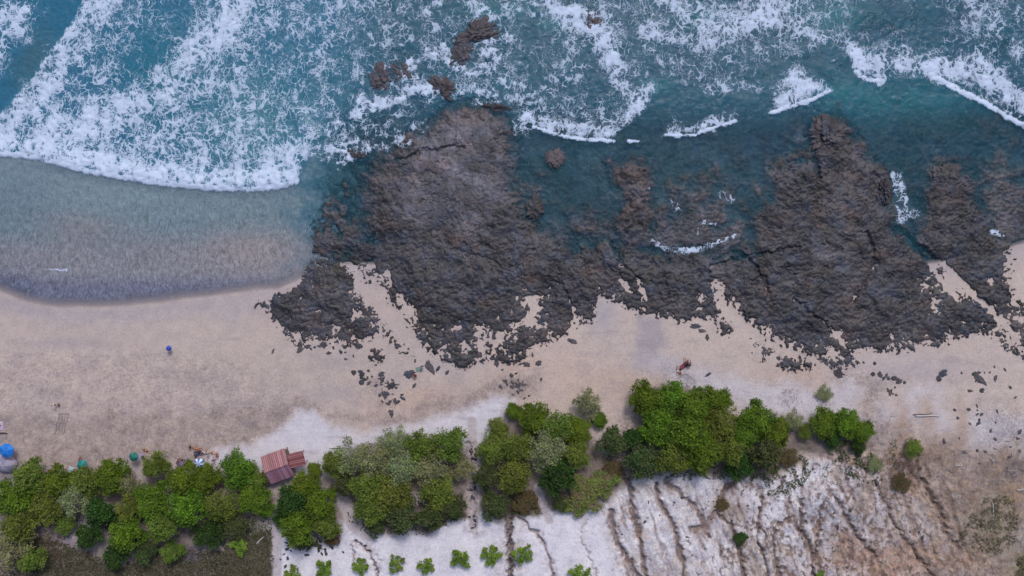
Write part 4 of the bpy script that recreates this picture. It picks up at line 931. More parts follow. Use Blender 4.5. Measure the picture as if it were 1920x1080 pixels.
# ================================================================== loose rocks
def rock_mesh(name, seed, sub=3, flat=0.5, rough=0.35, tint=(1, 1, 1), ax=1.0):
    bm = bmesh.new(); bmesh.ops.create_icosphere(bm, subdivisions=sub, radius=1.0)
    co = np.array([v.co[:] for v in bm.verts]); me = bpy.data.meshes.new(name); bm.to_mesh(me); bm.free()
    n = fbm(co[:, 0] * 1.3 + 9 * seed + co[:, 2] * 1.7, co[:, 1] * 1.3 - co[:, 2], seed, 3) + 0.5 * ridged(co[:, 0] * 2.2 + seed, co[:, 1] * 2.2 + co[:, 2] * 2, seed + 3, 4) - 0.3
    if sub >= 5: n = n + 0.45 * fbm(co[:, 0] * 5, co[:, 1] * 5 + co[:, 2] * 4, seed + 5, 4) - 0.35 * (1 - ss(0, .12, np.abs(fbm(co[:, 0] * 3 + seed, co[:, 1] * 3, seed + 8, 3))))
    co = co * (1 + rough * n)[:, None]; co[:, 2] *= flat; co[:, 0] *= ax
    me.vertices.foreach_set('co', co.astype(np.float32).ravel()); me.polygons.foreach_set('use_smooth', np.full(len(me.polygons), sub > 3))
    me.materials.append(M_rock); add_attr(me, "col", np.tile(np.array(tint, np.float32), (len(co), 1)), 'FLOAT_COLOR'); me.update(); return me
SG = "rocks standing in the surf"
for i, (u, v, a, b, h, rot, tn, lab) in enumerate((
    (893, 58, 3.8, 2.3, 1.3, 25, (.9, .78, .8), "upper surf rock with broken reddish black top, farthest out left of centre"),
    (868, 92, 2.2, 3.2, 0.9, -25, (.7, .68, .75), "dark spine of rock just below the farthest reddish surf rock"),
    (712, 140, 2.6, 1.9, 0.8, 20, (1.0, .85, .9), "low foam washed rock left of the surf rocks, brownish violet"),
    (752, 128, 2.0, 2.6, 0.7, 40, (.8, .75, .85), "foam washed rock right beside the low brownish violet one"),
    (830, 163, 2.9, 1.8, 1.2, -38, (.75, .62, .66), "compact dark reddish rock in clear water above the rock shelf's tip"),
    (932, 200, 2.6, 0.9, 0.9, -8, (.75, .6, .6), "long dark rock along the top edge of the plateau"),
    (1042, 294, 2.0, 1.8, 1.1, -20, (1.5, 1.2, 1.15), "single rounded pinkish boulder in the teal channel"),
    (1560, 248, 3.6, 3.4, 1.6, 10, (.85, .72, .72), "large dark peaked rock at the head of the right shelf"),
    (665, 288, 2.4, 1.1, 0.8, -10, (.7, .6, .6), "dark rock in foam at the left shoulder of the plateau"),
    (1004, 388, 1.4, 2.0, 1.0, 10, (.85, .75, .65), "small brown rock on the plateau's right rim by the channel"),
    (1112, 34, 2.2, 2.4, 0.7, 15, (1.1, .75, .8), "reddish rock half under the bright foam at the top"),
    (1664, 356, 1.0, 2.2, 1.1, 5, (.7, .62, .6), "narrow dark rock on the right shelf beside the pale water gap"),
    (1780, 328, 2.2, 1.8, 0.9, 20, (1.1, 1.0, .95), "brown knob of rock on the far right reef"),
    (602, 458, 1.6, 1.2, 0.5, 30, (.6, .62, .75), "blackish rock in the pool left of the plateau"),
    (690, 470, 1.5, 1.3, 0.6, 10, (.55, .55, .7), "black rock at the deep pool's right side"))):
    z0 = -0.15; x, y = (u - 960) * .1 * (H - z0 - h) / H, (540 - v) * .1 * (H - z0 - h) / H
    me = rock_mesh("rock", 50 + i, 6, 0.55, 0.42 if i == 6 else 0.75, tuple(q * 1.15 for q in tn)); o = link('sea_rock', me); o.location = (x, y, z0 + (-0.12 if v < 300 else 0.25)); o.scale = (a, b, h); o.rotation_euler = (0, 0, math.radians(rot)); tag(o, lab, 'rock', SG)
RM = [rock_mesh("stone", 90 + i, 3, 0.5, 0.85, tuple(1.3 * q for q in t)) for i, t in enumerate(((.8, .75, .75), (.95, .82, .78), (.7, .68, .72), (1.1, 1.0, .98)))]
def stones(lst, label, group, tall=1.0):
    for j, (u, v, s) in enumerate(lst):
        x, y = from_map(u, v); o = link('beach_stone', RM[(j * 7 + int(u)) % 4]); s *= 0.05
        o.location = (x, y, gz(x, y) - 0.04 * s); o.scale = (s * rnd.uniform(.9, 1.5), s * rnd.uniform(.6, 1.0), s * .5 * tall); o.rotation_euler = (0, 0, rnd.uniform(0, 3.1)); tag(o, label, 'stone', group)
def one(u, v, s, label): stones([(u, v, s)], label, "single rocks on the beach")
one(1073, 640, 11, "flat oval dark rock alone on the sand below the shelf's bay"); one(1010, 681, 10, "tilted dark rock on sand left of the sandy bay, near the shelf corner")
one(1302, 611, 13, "elongated dark rock alone on the sand between the two shelves"); one(1315, 620, 9, "small rock right below the elongated dark rock"); one(1325, 633, 8, "small round rock third in line below the elongated one")
one(768, 701, 17, "upright dark rock left of the person in red"); one(807, 689, 17, "rounded brown rock right of the person in red"); one(822, 691, 8, "little dark rock right of the rounded brown one"); one(777, 723, 9, "small dark rock below the person in red")
one(664, 698, 11, "jagged dark rock leftmost of those on open sand"); one(692, 695, 6, "tiny rock right of the jagged leftmost one"); one(1766, 700, 14, "dark flat rock in open sand, lower right part of the beach"); one(1758, 710, 10, "dark rock below left of the flat dark one")
one(1835, 711, 17, "largest rock of the scatter on the right beach"); one(1824, 701, 11, "rock above left of the largest scattered one"); one(1863, 709, 10, "rock right of the largest scattered one"); one(1838, 732, 9, "rock right below the largest scattered one")
one(1682, 662, 7, "tiny rock just below the right shelf's sandy bay"); one(640, 660, 8, "small rock under the left rock patch"); one(735, 775, 12, "dark rock on speckled sand below the gravel patch"); one(1570, 700, 14, "brown rock at the left start of the trail of stones")
stones([(915 + rnd.gauss(0, 42), 672 + rnd.gauss(0, 9), rnd.uniform(5, 12)) for k in range(34)], "flat dark rubble stone on the sand just below the left half of the reef", "rubble below the main reef")
stones([(655 + rnd.gauss(0, 50), 655 + rnd.gauss(0, 8), rnd.uniform(4, 10)) for k in range(22)], "flat dark stone along the lower rim of the left rock patch", "rubble below the left rock patch")
stones([(1540 + rnd.gauss(0, 60), 680 + rnd.gauss(0, 8), rnd.uniform(4, 10)) for k in range(24)], "dark rubble stone along the lower rim of the right reef", "rubble below the right reef")
stones([(1635 + k * 4.6 + rnd.uniform(-4, 4), 698 + k * 1.9 + rnd.uniform(-5, 5), rnd.uniform(5, 11)) for k in range(13)], "dark stone in the trail running down from the right shelf's tip", "trail of stones below the right shelf")
stones([(1672 + rnd.uniform(-10, 10), 735 + rnd.uniform(-10, 10), rnd.uniform(4, 8)) for k in range(9)], "small dark stone at the lower end of the stone trail above the brown slope", "stones above the brown slope")
stones([(1848 + rnd.gauss(0, 18), 702 + rnd.gauss(0, 10), rnd.uniform(3.5, 6)) for k in range(7)], "small pebble around the largest scattered rock on the right beach", "pebbles on the right beach")
stones([(695 + rnd.gauss(0, 12), 712 + rnd.gauss(0, 9), rnd.uniform(5, 10)) for k in range(14)], "dark stone of the gravel heap below the left rock patch", "gravel heap on the middle beach")
stones([(727 + rnd.gauss(0, 12), 750 + rnd.gauss(0, 8), rnd.uniform(5, 9)) for k in range(14)], "grey stone of the lower gravel patch above the white sand", "lower gravel patch")
stones([(970 + rnd.gauss(0, 15), 722 + rnd.gauss(0, 14), rnd.uniform(4, 8)) for k in range(26)], "grey violet stone of the rubble fan above the middle grove", "rubble fan above the middle grove")
stones([(1848 + rnd.gauss(0, 40), 800 + rnd.gauss(0, 40), rnd.uniform(4, 9)) for k in range(34)] , "grey stone strewn over the white ground at the far right", "stones strewn at the far right")
stones([(888 + rnd.gauss(0, 4), rnd.uniform(830, 990), rnd.uniform(3.5, 7)) for k in range(30)], "pale rubble stone lying in the stony footpath", "rubble of the stony footpath")
stones([(956 + rnd.gauss(0, 3.5), rnd.uniform(955, 1085), rnd.uniform(3.5, 7)) for k in range(26)], "brown stone lying in the stony channel on white clay", "stones of the stony channel")
stones([(535 + rnd.gauss(0, 9), 1025 + rnd.gauss(0, 16), rnd.uniform(3, 6)) for k in range(10)] + [(600 + rnd.gauss(0, 22), 1030 + rnd.gauss(0, 10), rnd.uniform(3, 7)) for k in range(16)], "dark clod on white clay below the hut's clump of trees", "clods below the hut trees")
stones([(rnd.uniform(1160, 1750), rnd.uniform(910, 1075), rnd.uniform(2.5, 5.5)) for k in range(60)], "small dark clod on the gullied slope", "clods on the gullied slope")

# ================================================================== driftwood, planks, dead twigs
def stick(u, v, L, ang, rad, label, name='driftwood', mat=None, group=None, cat='driftwood', fork=False, z=0.04):
    r = random.Random(int(u * 7 + v)); x, y = from_map(u, v)
    pts = [(-L / 2, 0, rad), (-L / 6, r.uniform(-.04, .04) * L, rad * 1.4), (L / 5, r.uniform(-.04, .04) * L, rad * 1.2), (L / 2, r.uniform(-.05, .05) * L, rad)]
    parts = [tube(pts, [rad, rad * 1.05, rad * .85, rad * .5], 7)]
    if fork: parts.append(tube([pts[1], (0, L * .12, rad * 2), (L * .25, L * .26, rad)], [rad * .7, rad * .55, rad * .3], 6))
    co, f = join(parts); o = link(name, mesh_np(name, co, f, mat or M_wood)); o.location = (x, y, gz(x, y) + z); o.rotation_euler = (0, 0, math.radians(ang)); tag(o, label, cat, group)
DG = "bleached driftwood"
stick(1736, 779, 4.4, 0, .12, "longest bleached log lying level on the upper right slope", group=DG); stick(1728, 775.5, 3.6, 2, .10, "grey brown log lying along the longest bleached one", mat=M_wood_d, group=DG)
stick(1673, 778, 1.1, 3, .07, "short pale stick left of the longest bleached log", group=DG); stick(1707, 826, 1.9, 0, .07, "pale stick just above the single ochre green bush", group=DG)
stick(1859, 955, 2.9, -84, .06, "upright pale pole standing out in the round grass patch", group=DG); stick(1857, 991, 1.2, 80, .05, "short pale pole below the longer one in the grass patch", group=DG)
stick(1795, 871, 1.5, 2, .07, "forked white branch on the grey brown slope", group=DG, fork=True); stick(1857, 862, 1.3, -60, .07, "white branch leaning at the edge of the blue grey wood litter", group=DG, fork=True)
stick(1906, 852, 1.6, 88, .05, "thin upright white stick near the right edge", group=DG); stick(1912, 917, 1.9, 2, .08, "white branch cut by the right picture edge", group=DG, fork=True)
stick(1898, 881, 2.2, -2, .04, "thin pinkish stick lying level left of the right edge", group=DG); stick(1815, 842, 1.0, -10, .05, "small white stick on the grey ground above the slope", group=DG)
stick(489, 1012, 1.9, 43, .10, "white plank in the dark grass left of the narrow path", name='plank', cat='plank'); stick(599, 1004, 1.9, -62, .07, "slim white post leaning in the litter below the hut trees", name='post', cat='post')
stick(629, 838.5, 1.9, 0, .09, "white plank lying on the white sand right of the hut", name='plank', cat='plank'); stick(641, 840, 3.2, 0, .06, "grey beam lying behind the white plank on the sand", name='beam', cat='beam', mat=M_wood_d)
stick(5, 811, 2.1, -2, .12, "dark plank bench cut by the left edge of the beach", name='plank_bench', cat='bench', mat=mat_plain("dark_plank", (.05, .03, .04)))
stick(150, 968, 5.6, 48, .16, "leaning dark bare branch across the sandy clearing", name='bare_branch', cat='branch', mat=mat_plain("dark_bark", (.035, .03, .03)), z=1.1); stick(172, 990, 2.6, -40, .09, "thin dark branch to the right in the sandy clearing", name='bare_branch', cat='branch', mat=M_bark, z=.5)
stick(1584, 765, 1.7, -8, .07, "dark stick at the top of the hedge's sandy bank", mat=M_wood_d, group=DG)
for k in range(22): stick(1885 + rnd.gauss(0, 20), 850 + rnd.gauss(0, 38), rnd.uniform(.6, 1.5), rnd.uniform(0, 180), .045, "small grey piece of the driftwood litter at the right edge", group="driftwood litter at the right edge", mat=M_wood if k % 2 else M_wood_d)
def brush(u, v, rad, hgt, mat, label, n=60, group=None):
    r = random.Random(int(u + 3 * v)); parts = []
    for _ in range(n):
        a = r.uniform(0, 6.28); q = rad * math.sqrt(r.random()); p = Vector((q * math.cos(a), q * math.sin(a), r.uniform(0.02, hgt)))
        d = Vector((r.gauss(0, 1), r.gauss(0, 1), r.gauss(0.1, .4))).normalized() * rad * r.uniform(.2, .6)
        if p.z + d.z < 0.02: d.z = abs(d.z)
        t = r.uniform(.012, .03); parts.append(tube([p, p + d * .5 + Vector((r.gauss(0, .06), r.gauss(0, .06), .02)), p + d], [t, t * .8, t * .4], 4))
    co, f = join(parts); x, y = from_map(u, v); o = link('dead_brush', mesh_np('dead_brush', co, f, mat)); o.location = (x, y, gz(x, y)); tag(o, label, 'dead twigs', group)
M_white = mat_plain("whitened_twigs", (.62, .58, .56), .9, .2); M_redtw = mat_plain("reddish_twigs", (.16, .085, .075), .9, .3); M_gtw = mat_plain("grey_violet_twigs", (.30, .27, .32), .9, .3)
BG = "heaps of dead twigs"
brush(363, 1035, 1.6, .6, M_gtw, "pale violet tangle of twigs in the grass below the western grove", 150, BG); brush(1135, 815, 1.9, 2.6, M_white, "white bare twigs sprawling over the very dark tree", 60, BG)
brush(785, 925, 1.3, 3.6, M_white, "tuft of whitish blossom and twigs in the dusty grove", 150, BG); brush(295, 1025, 2.2, .5, M_redtw, "dark reddish brush pile in the lower western grove", 130, BG)
brush(405, 905, 2.0, .8, M_redtw, "reddish dead twigs between striped parasol tree and hut grove", 150, BG); brush(1290, 712, 1.6, .4, M_gtw, "grey violet twigs on sand below the two people in red", 70, BG)
brush(1494, 792, 1.8, 1.5, M_gtw, "grey bare twigs left of the low hedge", 90, BG); brush(1690, 880, 3.0, .35, M_redtw, "wide mat of reddish twigs below the ochre green bush", 240, BG)
brush(1905, 880, 2.6, .35, M_gtw, "blue grey heap of wood litter at the right edge", 200, BG); brush(1545, 745, 1.8, .3, M_gtw, "grey twigs under the sparse pale bush on white sand", 60, BG)
brush(1640, 790, 2.6, .25, M_gtw, "grey twigs on the pinkish bank right above the hedge", 120, BG); brush(500, 980, 1.8, .5, M_white, "whitish twigs at the head of the narrow path", 70, BG)
brush(100, 1022, 2.6, .3, M_redtw, "reddish litter pile along the top of the dark grass", 130, BG); brush(1185, 790, 2.4, .2, M_gtw, "thin twigs on sand left of the bright grove", 90, BG); brush(1480, 745, 2.0, .3, M_redtw, "brown runner twigs on white sand above the thin grey tree", 60, BG)

# ================================================================== the hut
def lc(c): return lin(c)
M_roof = None
def mat_roof(name, a, b, wl, axis_):
    N = NT(name); p = N.n("ShaderNodeTexCoord").outputs['Object']; s = N.n("ShaderNodeSeparateXYZ", {0: p}).outputs[axis_]
    n = N.noise(p, 1.6, 5, .7); n2 = N.noise(p, 6, 4, .7)
    pn = N.n("ShaderNodeTexWhiteNoise", {'W': N.math('FLOOR', N.math('DIVIDE', s, wl))}, noise_dimensions='1D').outputs['Value']
    c = N.mix(N.mp(N.math('ADD', N.math('MULTIPLY', pn, .5), N.math('MULTIPLY', n, .6)), .2, .85), a, b)
    c = N.mix(N.mp(n2, .58, .72, 0, .6), c, (.16, .07, .05)); return N.done(N.bsdf(c, .45, N.bump(n2, .2, .03), Metallic=.0))
def corrugated(W_, D_, wl, amp, along='x', th=.03):
    """sheet W x D lying in XY (hinged on y=0 .. y=D), ribs running along y (along='x': wave over x) or the reverse"""
    nx = int(W_ / wl * 8) if along == 'x' else 2; ny = int(D_ / wl * 8) if along != 'x' else 2
    xs = np.linspace(-W_ / 2, W_ / 2, nx + 1); ys = np.linspace(0, D_, ny + 1); X, Y = np.meshgrid(xs, ys)
    Z = amp * np.sin((X if along == 'x' else Y) * 2 * np.pi / wl); n = X.size
    co = np.concatenate([np.stack([X.ravel(), Y.ravel(), Z.ravel()], 1), np.stack([X.ravel(), Y.ravel(), Z.ravel() - th], 1)])
    i = (np.arange(ny)[:, None] * (nx + 1) + np.arange(nx)[None]).ravel(); f = np.stack([i, i + 1, i + nx + 2, i + nx + 1], 1); g = f[:, ::-1] + n
    return co, np.concatenate([f, g])
def box(x0, x1, y0, y1, z0, z1):
    co = np.array([(x, y, z) for z in (z0, z1) for y in (y0, y1) for x in (x0, x1)], float)
    return co, np.array([(0, 2, 3, 1), (4, 5, 7, 6), (0, 1, 5, 4), (2, 6, 7, 3), (0, 4, 6, 2), (1, 3, 7, 5)])
hx, hy = from_map(520, 877, extra=2.6)
hut = thing('beach_hut', "small wooden beach hut with faded red corrugated roof and annex beside the white sand", 'hut', (hx, hy, gz(hx, hy)), math.radians(20.4))
MR1 = mat_roof("sunlit_faded_roofing", lc((134, 80, 84)), lc((180, 128, 132)), .36, 0); MR2 = mat_roof("shaded_violet_roofing", lc((132, 88, 104)), lc((172, 134, 156)), .36, 0); MR3 = mat_roof("rusty_red_roofing", lc((104, 50, 54)), lc((168, 108, 110)), .33, 1); MR4 = mat_plain("dark_maroon_boards", (.035, .015, .02), .8)  # one main roofing: upper slope coloured as lit, lower slope as shaded
M_wall = mat_plain("grey_plank_wall", (.12, .09, .075), .85, .35, 6)
def roofpart(name, W_, D_, wl, amp, along, mat, M_):
    co, f = corrugated(W_, D_, wl, amp, along); o = link(name, mesh_np(name, co, f, mat, smooth=True), hut); o.matrix_local = M_; return o
T_ = Matrix.Translation; Rx = lambda a: Matrix.Rotation(math.radians(a), 4, 'X'); Rz = lambda a: Matrix.Rotation(math.radians(a), 4, 'Z')
a1 = roofpart('roof_slope', 4.6, 3.0, .36, .05, 'x', MR1, T_((0, 0.02, 3.1)) @ Rx(-17)); a1['label'] = "faded pink upper slope of the main roof, coloured in its sunlit tone"
a2 = roofpart('roof_slope', 4.6, 2.7, .36, .05, 'x', MR2, T_((0, -0.02, 3.1)) @ Rx(24) @ Matrix.Diagonal((1, -1, 1, 1))); a2['label'] = "lower slope of the main roof, coloured in its violet shaded tone"
ax_ = roofpart('annex_roof', 3.0, 2.7, .33, .05, 'y', MR3, T_((3.65, -1.15, 2.5)) @ Rz(-7) @ Rx(6)); ax_['label'] = "lower dark red annex roof with level ribs"
lt_ = link('lean_to_roof', mesh_np('lean_to_roof', *box(-3.5, -2.36, -1.9, 0.1, 2.1, 2.16), MR4, smooth=False), hut); lt_['label'] = "dark maroon lean-to roof on the shaded left side"
link('ridge_cap', mesh_np('ridge_cap', *tube([(-2.35, 0, 3.17), (2.35, 0, 3.17)], [.07, .07], 8), MR1), hut)
for nm, b in (('wall', (-2.1, 2.1, 2.3, 2.38, 0, 2.28)), ('wall', (-2.1, 2.1, -2.1, -2.02, 0, 2.1)), ('wall', (-2.18, -2.1, -2.1, 2.38, 0, 2.0)), ('wall', (2.1, 2.18, -2.1, 2.38, 0, 2.0))): link(nm, mesh_np(nm, *box(*b), M_wall, smooth=False), hut)
for px_, py_, ph in ((-2.2, 2.6, 2.2), (2.2, 2.6, 2.2), (-3.4, -1.8, 2.1), (-3.4, 0, 2.1), (4.9, -.9, 2.35), (4.9, 1.1, 2.5), (-2.2, -2.3, 1.95)): link('post', mesh_np('post', *tube([(px_, py_, -.1), (px_, py_, ph)], [.07, .06], 7), M_wood_d), hut)
dr = link('door', mesh_np('door', *box(-.45, .45, 2.39, 2.43, 0, 1.95), M_wood_d, smooth=False), hut); link('handle', mesh_np('handle', *tube([(.32, 2.46, 1.0), (.32, 2.46, 1.14)], [.015, .015], 6), M_bark), dr)

# ================================================================== parasols, towels, tent
def fabric(name, c, c2=None, n=8):
    N = NT(name); p = N.n("ShaderNodeTexCoord").outputs['Object']
    col_ = lc(c)
    if c2:
        s = N.n("ShaderNodeSeparateXYZ", {0: p}); a = N.math('ARCTAN2', s.outputs[1], s.outputs[0]); k = N.math('GREATER_THAN', N.math('SINE', N.math('MULTIPLY', a, n / 2)), 0.0); col_ = N.mix(k, lc(c), lc(c2))
    return N.done(N.bsdf(col_, .7, N.bump(N.noise(p, 9, 3), .3, .02)))
M_steel = mat_plain("white_pole", (.5, .5, .5), .4, .05)
def parasol(u, v, r, mat, label, hgt=2.1, sides=8, group="beach parasols"):
    x, y = from_map(u, v, extra=hgt); t = thing('parasol', label, 'parasol', (x, y, gz(x, y)), rnd.uniform(0, 1), group); t.rotation_euler = (rnd.uniform(-.12, .12), rnd.uniform(-.12, .12), rnd.uniform(0, 1))
    V_ = [(0, 0, hgt + .42)]; F_ = []
    for ring, (q, z) in enumerate(((.5, .30), (1.0, 0), (1.0, -.12))):
        for k in range(sides * 2):
            a = math.pi * k / sides; sag = .93 if k % 2 and ring else 1.0; V_.append((r * q * sag * math.cos(a), r * q * sag * math.sin(a), hgt + z))
    n = sides * 2
    for k in range(n): F_.append((0, 1 + k, 1 + (k + 1) % n, 1 + (k + 1) % n))
    bm = bmesh.new(); vs = [bm.verts.new(p) for p in V_]
    for k in range(n): bm.faces.new((vs[0], vs[1 + k], vs[1 + (k + 1) % n]))
    for ring in range(2):
        for k in range(n): a0 = 1 + ring * n; bm.faces.new((vs[a0 + k], vs[a0 + n + k], vs[a0 + n + (k + 1) % n], vs[a0 + (k + 1) % n]))
    me = bpy.data.meshes.new('canopy'); bm.to_mesh(me); bm.free(); me.materials.append(mat); link('canopy', me, t)
    link('pole', mesh_np('pole', *tube([(0, 0, -.3), (0, 0, hgt + .5)], [.025, .02], 8), M_steel), t)
    for k in range(sides):
        a = 2 * math.pi * k / sides; link('rib', mesh_np('rib', *tube([(0, 0, hgt + .38), (r * .97 * math.cos(a), r * .97 * math.sin(a), hgt - .02)], [.01, .008], 4), M_steel), t)
parasol(11, 843, 1.35, fabric("blue_canvas", (24, 112, 206), (40, 134, 224)), "bright blue parasol at the left edge above the grey tent", 2.2)
parasol(153, 874, 0.95, fabric("teal_canvas", (10, 112, 112), (24, 136, 130)), "teal parasol half over the western grove's top edge")
parasol(251, 856, 0.85, fabric("green_teal_canvas", (34, 130, 112), (20, 96, 92)), "small green teal parasol next to the lavender towel")
parasol(373, 866, 1.0, fabric("striped_canvas", (84, 124, 190), (222, 230, 238), 12), "blue and white striped parasol below the group of bathers")
M_tent = fabric("grey_lilac_canvas", (134, 130, 156), (158, 148, 168), 6)
x, y = from_map(8, 872, extra=1.0); t = thing('beach_tent', "large grey lilac dome tent directly below the bright blue parasol", 'tent', (x, y, gz(x, y)))
bm = bmesh.new(); bmesh.ops.create_uvsphere(bm, u_segments=24, v_segments=12, radius=1.0)
for vv in bm.verts:
    a = math.atan2(vv.co.y, vv.co.x); k = 1 - .06 * abs(math.sin(3 * a)); vv.co.x *= 2.1 * k; vv.co.y *= 1.7 * k; vv.co.z = max(vv.co.z, 0) * 1.5
me = bpy.data.meshes.new('canopy'); bm.to_mesh(me); bm.free(); me.materials.append(M_tent); me.polygons.foreach_set('use_smooth', [True] * len(me.polygons)); link('canopy', me, t)
for k in range(3):
    a = math.pi * k / 3; link('tent_pole', mesh_np('tent_pole', *tube([(2.12 * math.cos(a) * math.cos(b), 1.72 * math.sin(a) * math.cos(b), 1.52 * math.sin(b)) for b in np.linspace(0, math.pi, 13)], [.02] * 13, 5), M_steel), t)
def towel(u, v, w_, l_, ang, c, label, c2=None):
    nx, ny = 12, 16; X, Y = np.meshgrid(np.linspace(-w_ / 2, w_ / 2, nx), np.linspace(-l_ / 2, l_ / 2, ny)); Z = .05 + .03 * vnoise(X.ravel() * 2 + u, Y.ravel() * 2, 5)
    X = X + .05 * vnoise(Y * 1.5 + u, X * 0 + v, 6); i = (np.arange(ny - 1)[:, None] * nx + np.arange(nx - 1)[None]).ravel(); n = X.size
    f = np.stack([i, i + 1, i + nx + 1, i + nx], 1); co = np.concatenate([np.stack([X.ravel(), Y.ravel(), Z], 1), np.stack([X.ravel(), Y.ravel(), Z - .015], 1)]); f = np.concatenate([f, f[:, ::-1] + n])
    x, y = from_map(u, v); o = link('beach_towel', mesh_np('beach_towel', co, f, fabric("towel_cloth", c))); o.location = (x, y, gz(x, y) + .03); o.rotation_euler = (0, 0, math.radians(ang)); tag(o, label, 'towel', "beach towels")
towel(265, 856, .9, 1.0, 5, (176, 166, 200), "lavender towel right of the small green teal parasol"); towel(344, 868, 2.0, 1.5, 10, (146, 128, 170), "wide purple towel left of the striped parasol")
towel(133, 883, 1.0, 1.6, -15, (188, 206, 216), "pale blue towel left of the teal parasol"); towel(405, 858, 1.2, .9, 0, (186, 164, 172), "pinkish towel at the right end of the group of bathers")
towel(235, 886, 1.3, 1.1, 20, (168, 164, 190), "pale violet towel on sand between the grove's trees"); towel(372, 850, 1.6, .9, 5, (84, 82, 104), "dark blue grey towel in the middle of the group of bathers"); towel(2, 798, 1.1, 1.6, 0, (196, 178, 214), "pale violet towel cut by the left edge above the bench"); towel(786, 692, 1.1, .9, 12, (120, 140, 136), "grey green towel just above the person in red"); towel(1281, 686, 1.5, .9, 35, (120, 62, 78), "wine red towel under the two people on the open sand")

# ================================================================== people
SK = [mat_plain("tan_skin", (.36, .20, .13), .55, .08), mat_plain("brown_skin", (.20, .11, .07), .55, .08), mat_plain("light_skin", (.52, .33, .25), .55, .08)]
M_hair = mat_plain("dark_hair", (.02, .014, .012), .6, .2, 20); M_eye = mat_plain("eye", (.02, .02, .02), .3, 0)
POSE = {
 'stand': dict(pel=(0, 0, .93), sp=(0, -.01, 1.15), ch=(0, 0, 1.36), nk=(0, .01, 1.49), hd=(0, .03, 1.60), ht=(0, .02, 1.69), hip=(.09, 0, .88), kn=(.12, .04, .48), an=(.13, -.03, .09), to=(.15, .12, .04), sh=(.18, 0, 1.39), el=(.27, -.04, 1.11), wr=(.29, .08, .87), pa=(.29, .12, .80), fd=(0, .3, -1)),
 'walk': dict(pel=(0, 0, .92), sp=(0, .01, 1.14), ch=(0, .05, 1.35), nk=(0, .08, 1.48), hd=(0, .11, 1.59), ht=(0, .10, 1.68), hip=(.09, 0, .87), kn=(.10, .16, .49), an=(.10, .2, .09), to=(.11, .36, .04), kn2=(.10, -.06, .48), an2=(.10, -.36, .13), to2=(.10, -.22, .04), sh=(.18, .04, 1.38), el=(.25, -.16, 1.13), wr=(.24, .02, .92), pa=(.24, .07, .86), el2=(.25, .16, 1.13), wr2=(.22, .34, .98), pa2=(.21, .4, .93), fd=(0, .5, -.8)),
 'sit': dict(pel=(0, 0, .13), sp=(0, -.04, .34), ch=(0, -.02, .56), nk=(0, .02, .69), hd=(0, .05, .80), ht=(0, .05, .89), hip=(.09, .03, .13), kn=(.17, .42, .42), an=(.13, .68, .09), to=(.13, .84, .05), sh=(.18, 0, .59), el=(.27, .14, .38), wr=(.22, .36, .42), pa=(.20, .43, .44), fd=(-.2, 1, -.2)),
 'lie': dict(pel=(0, 0, .12), sp=(0, .22, .13), ch=(0, .43, .14), nk=(0, .56, .13), hd=(0, .68, .13), ht=(0, .77, .13), hip=(.09, -.05, .12), kn=(.15, -.46, .15), an=(.19, -.86, .08), to=(.22, -.93, .16), sh=(.18, .46, .12), el=(.34, .24, .08), wr=(.36, -.0, .08), pa=(.37, -.08, .07), fd=(0, -1, -.1)),
}
def skinned(name, chains, mat, parent, sub=1):
    """chains: lists of (key, point, radius); shared keys join"""
    bm_v = {}; vs = []; es = []; rs = []
    for ch in chains:
        prev = None
        for key, p, r in ch:
            if key not in bm_v: bm_v[key] = len(vs); vs.append(p); rs.append(r)
            if prev is not None and prev != bm_v[key]: es.append((prev, bm_v[key]))
            prev = bm_v[key]
    me = bpy.data.meshes.new(name); me.from_pydata(vs, es, []); o = link(name, me, parent); me.materials.append(mat)
    md = o.modifiers.new('Skin', 'SKIN'); md.use_smooth_shade = True
    for i, r in enumerate(rs): me.skin_vertices[0].data[i].radius = (r, r)
    me.skin_vertices[0].data[0].use_root = True
    ms = o.modifiers.new('Sub', 'SUBSURF'); ms.levels = sub; ms.render_levels = sub; return o
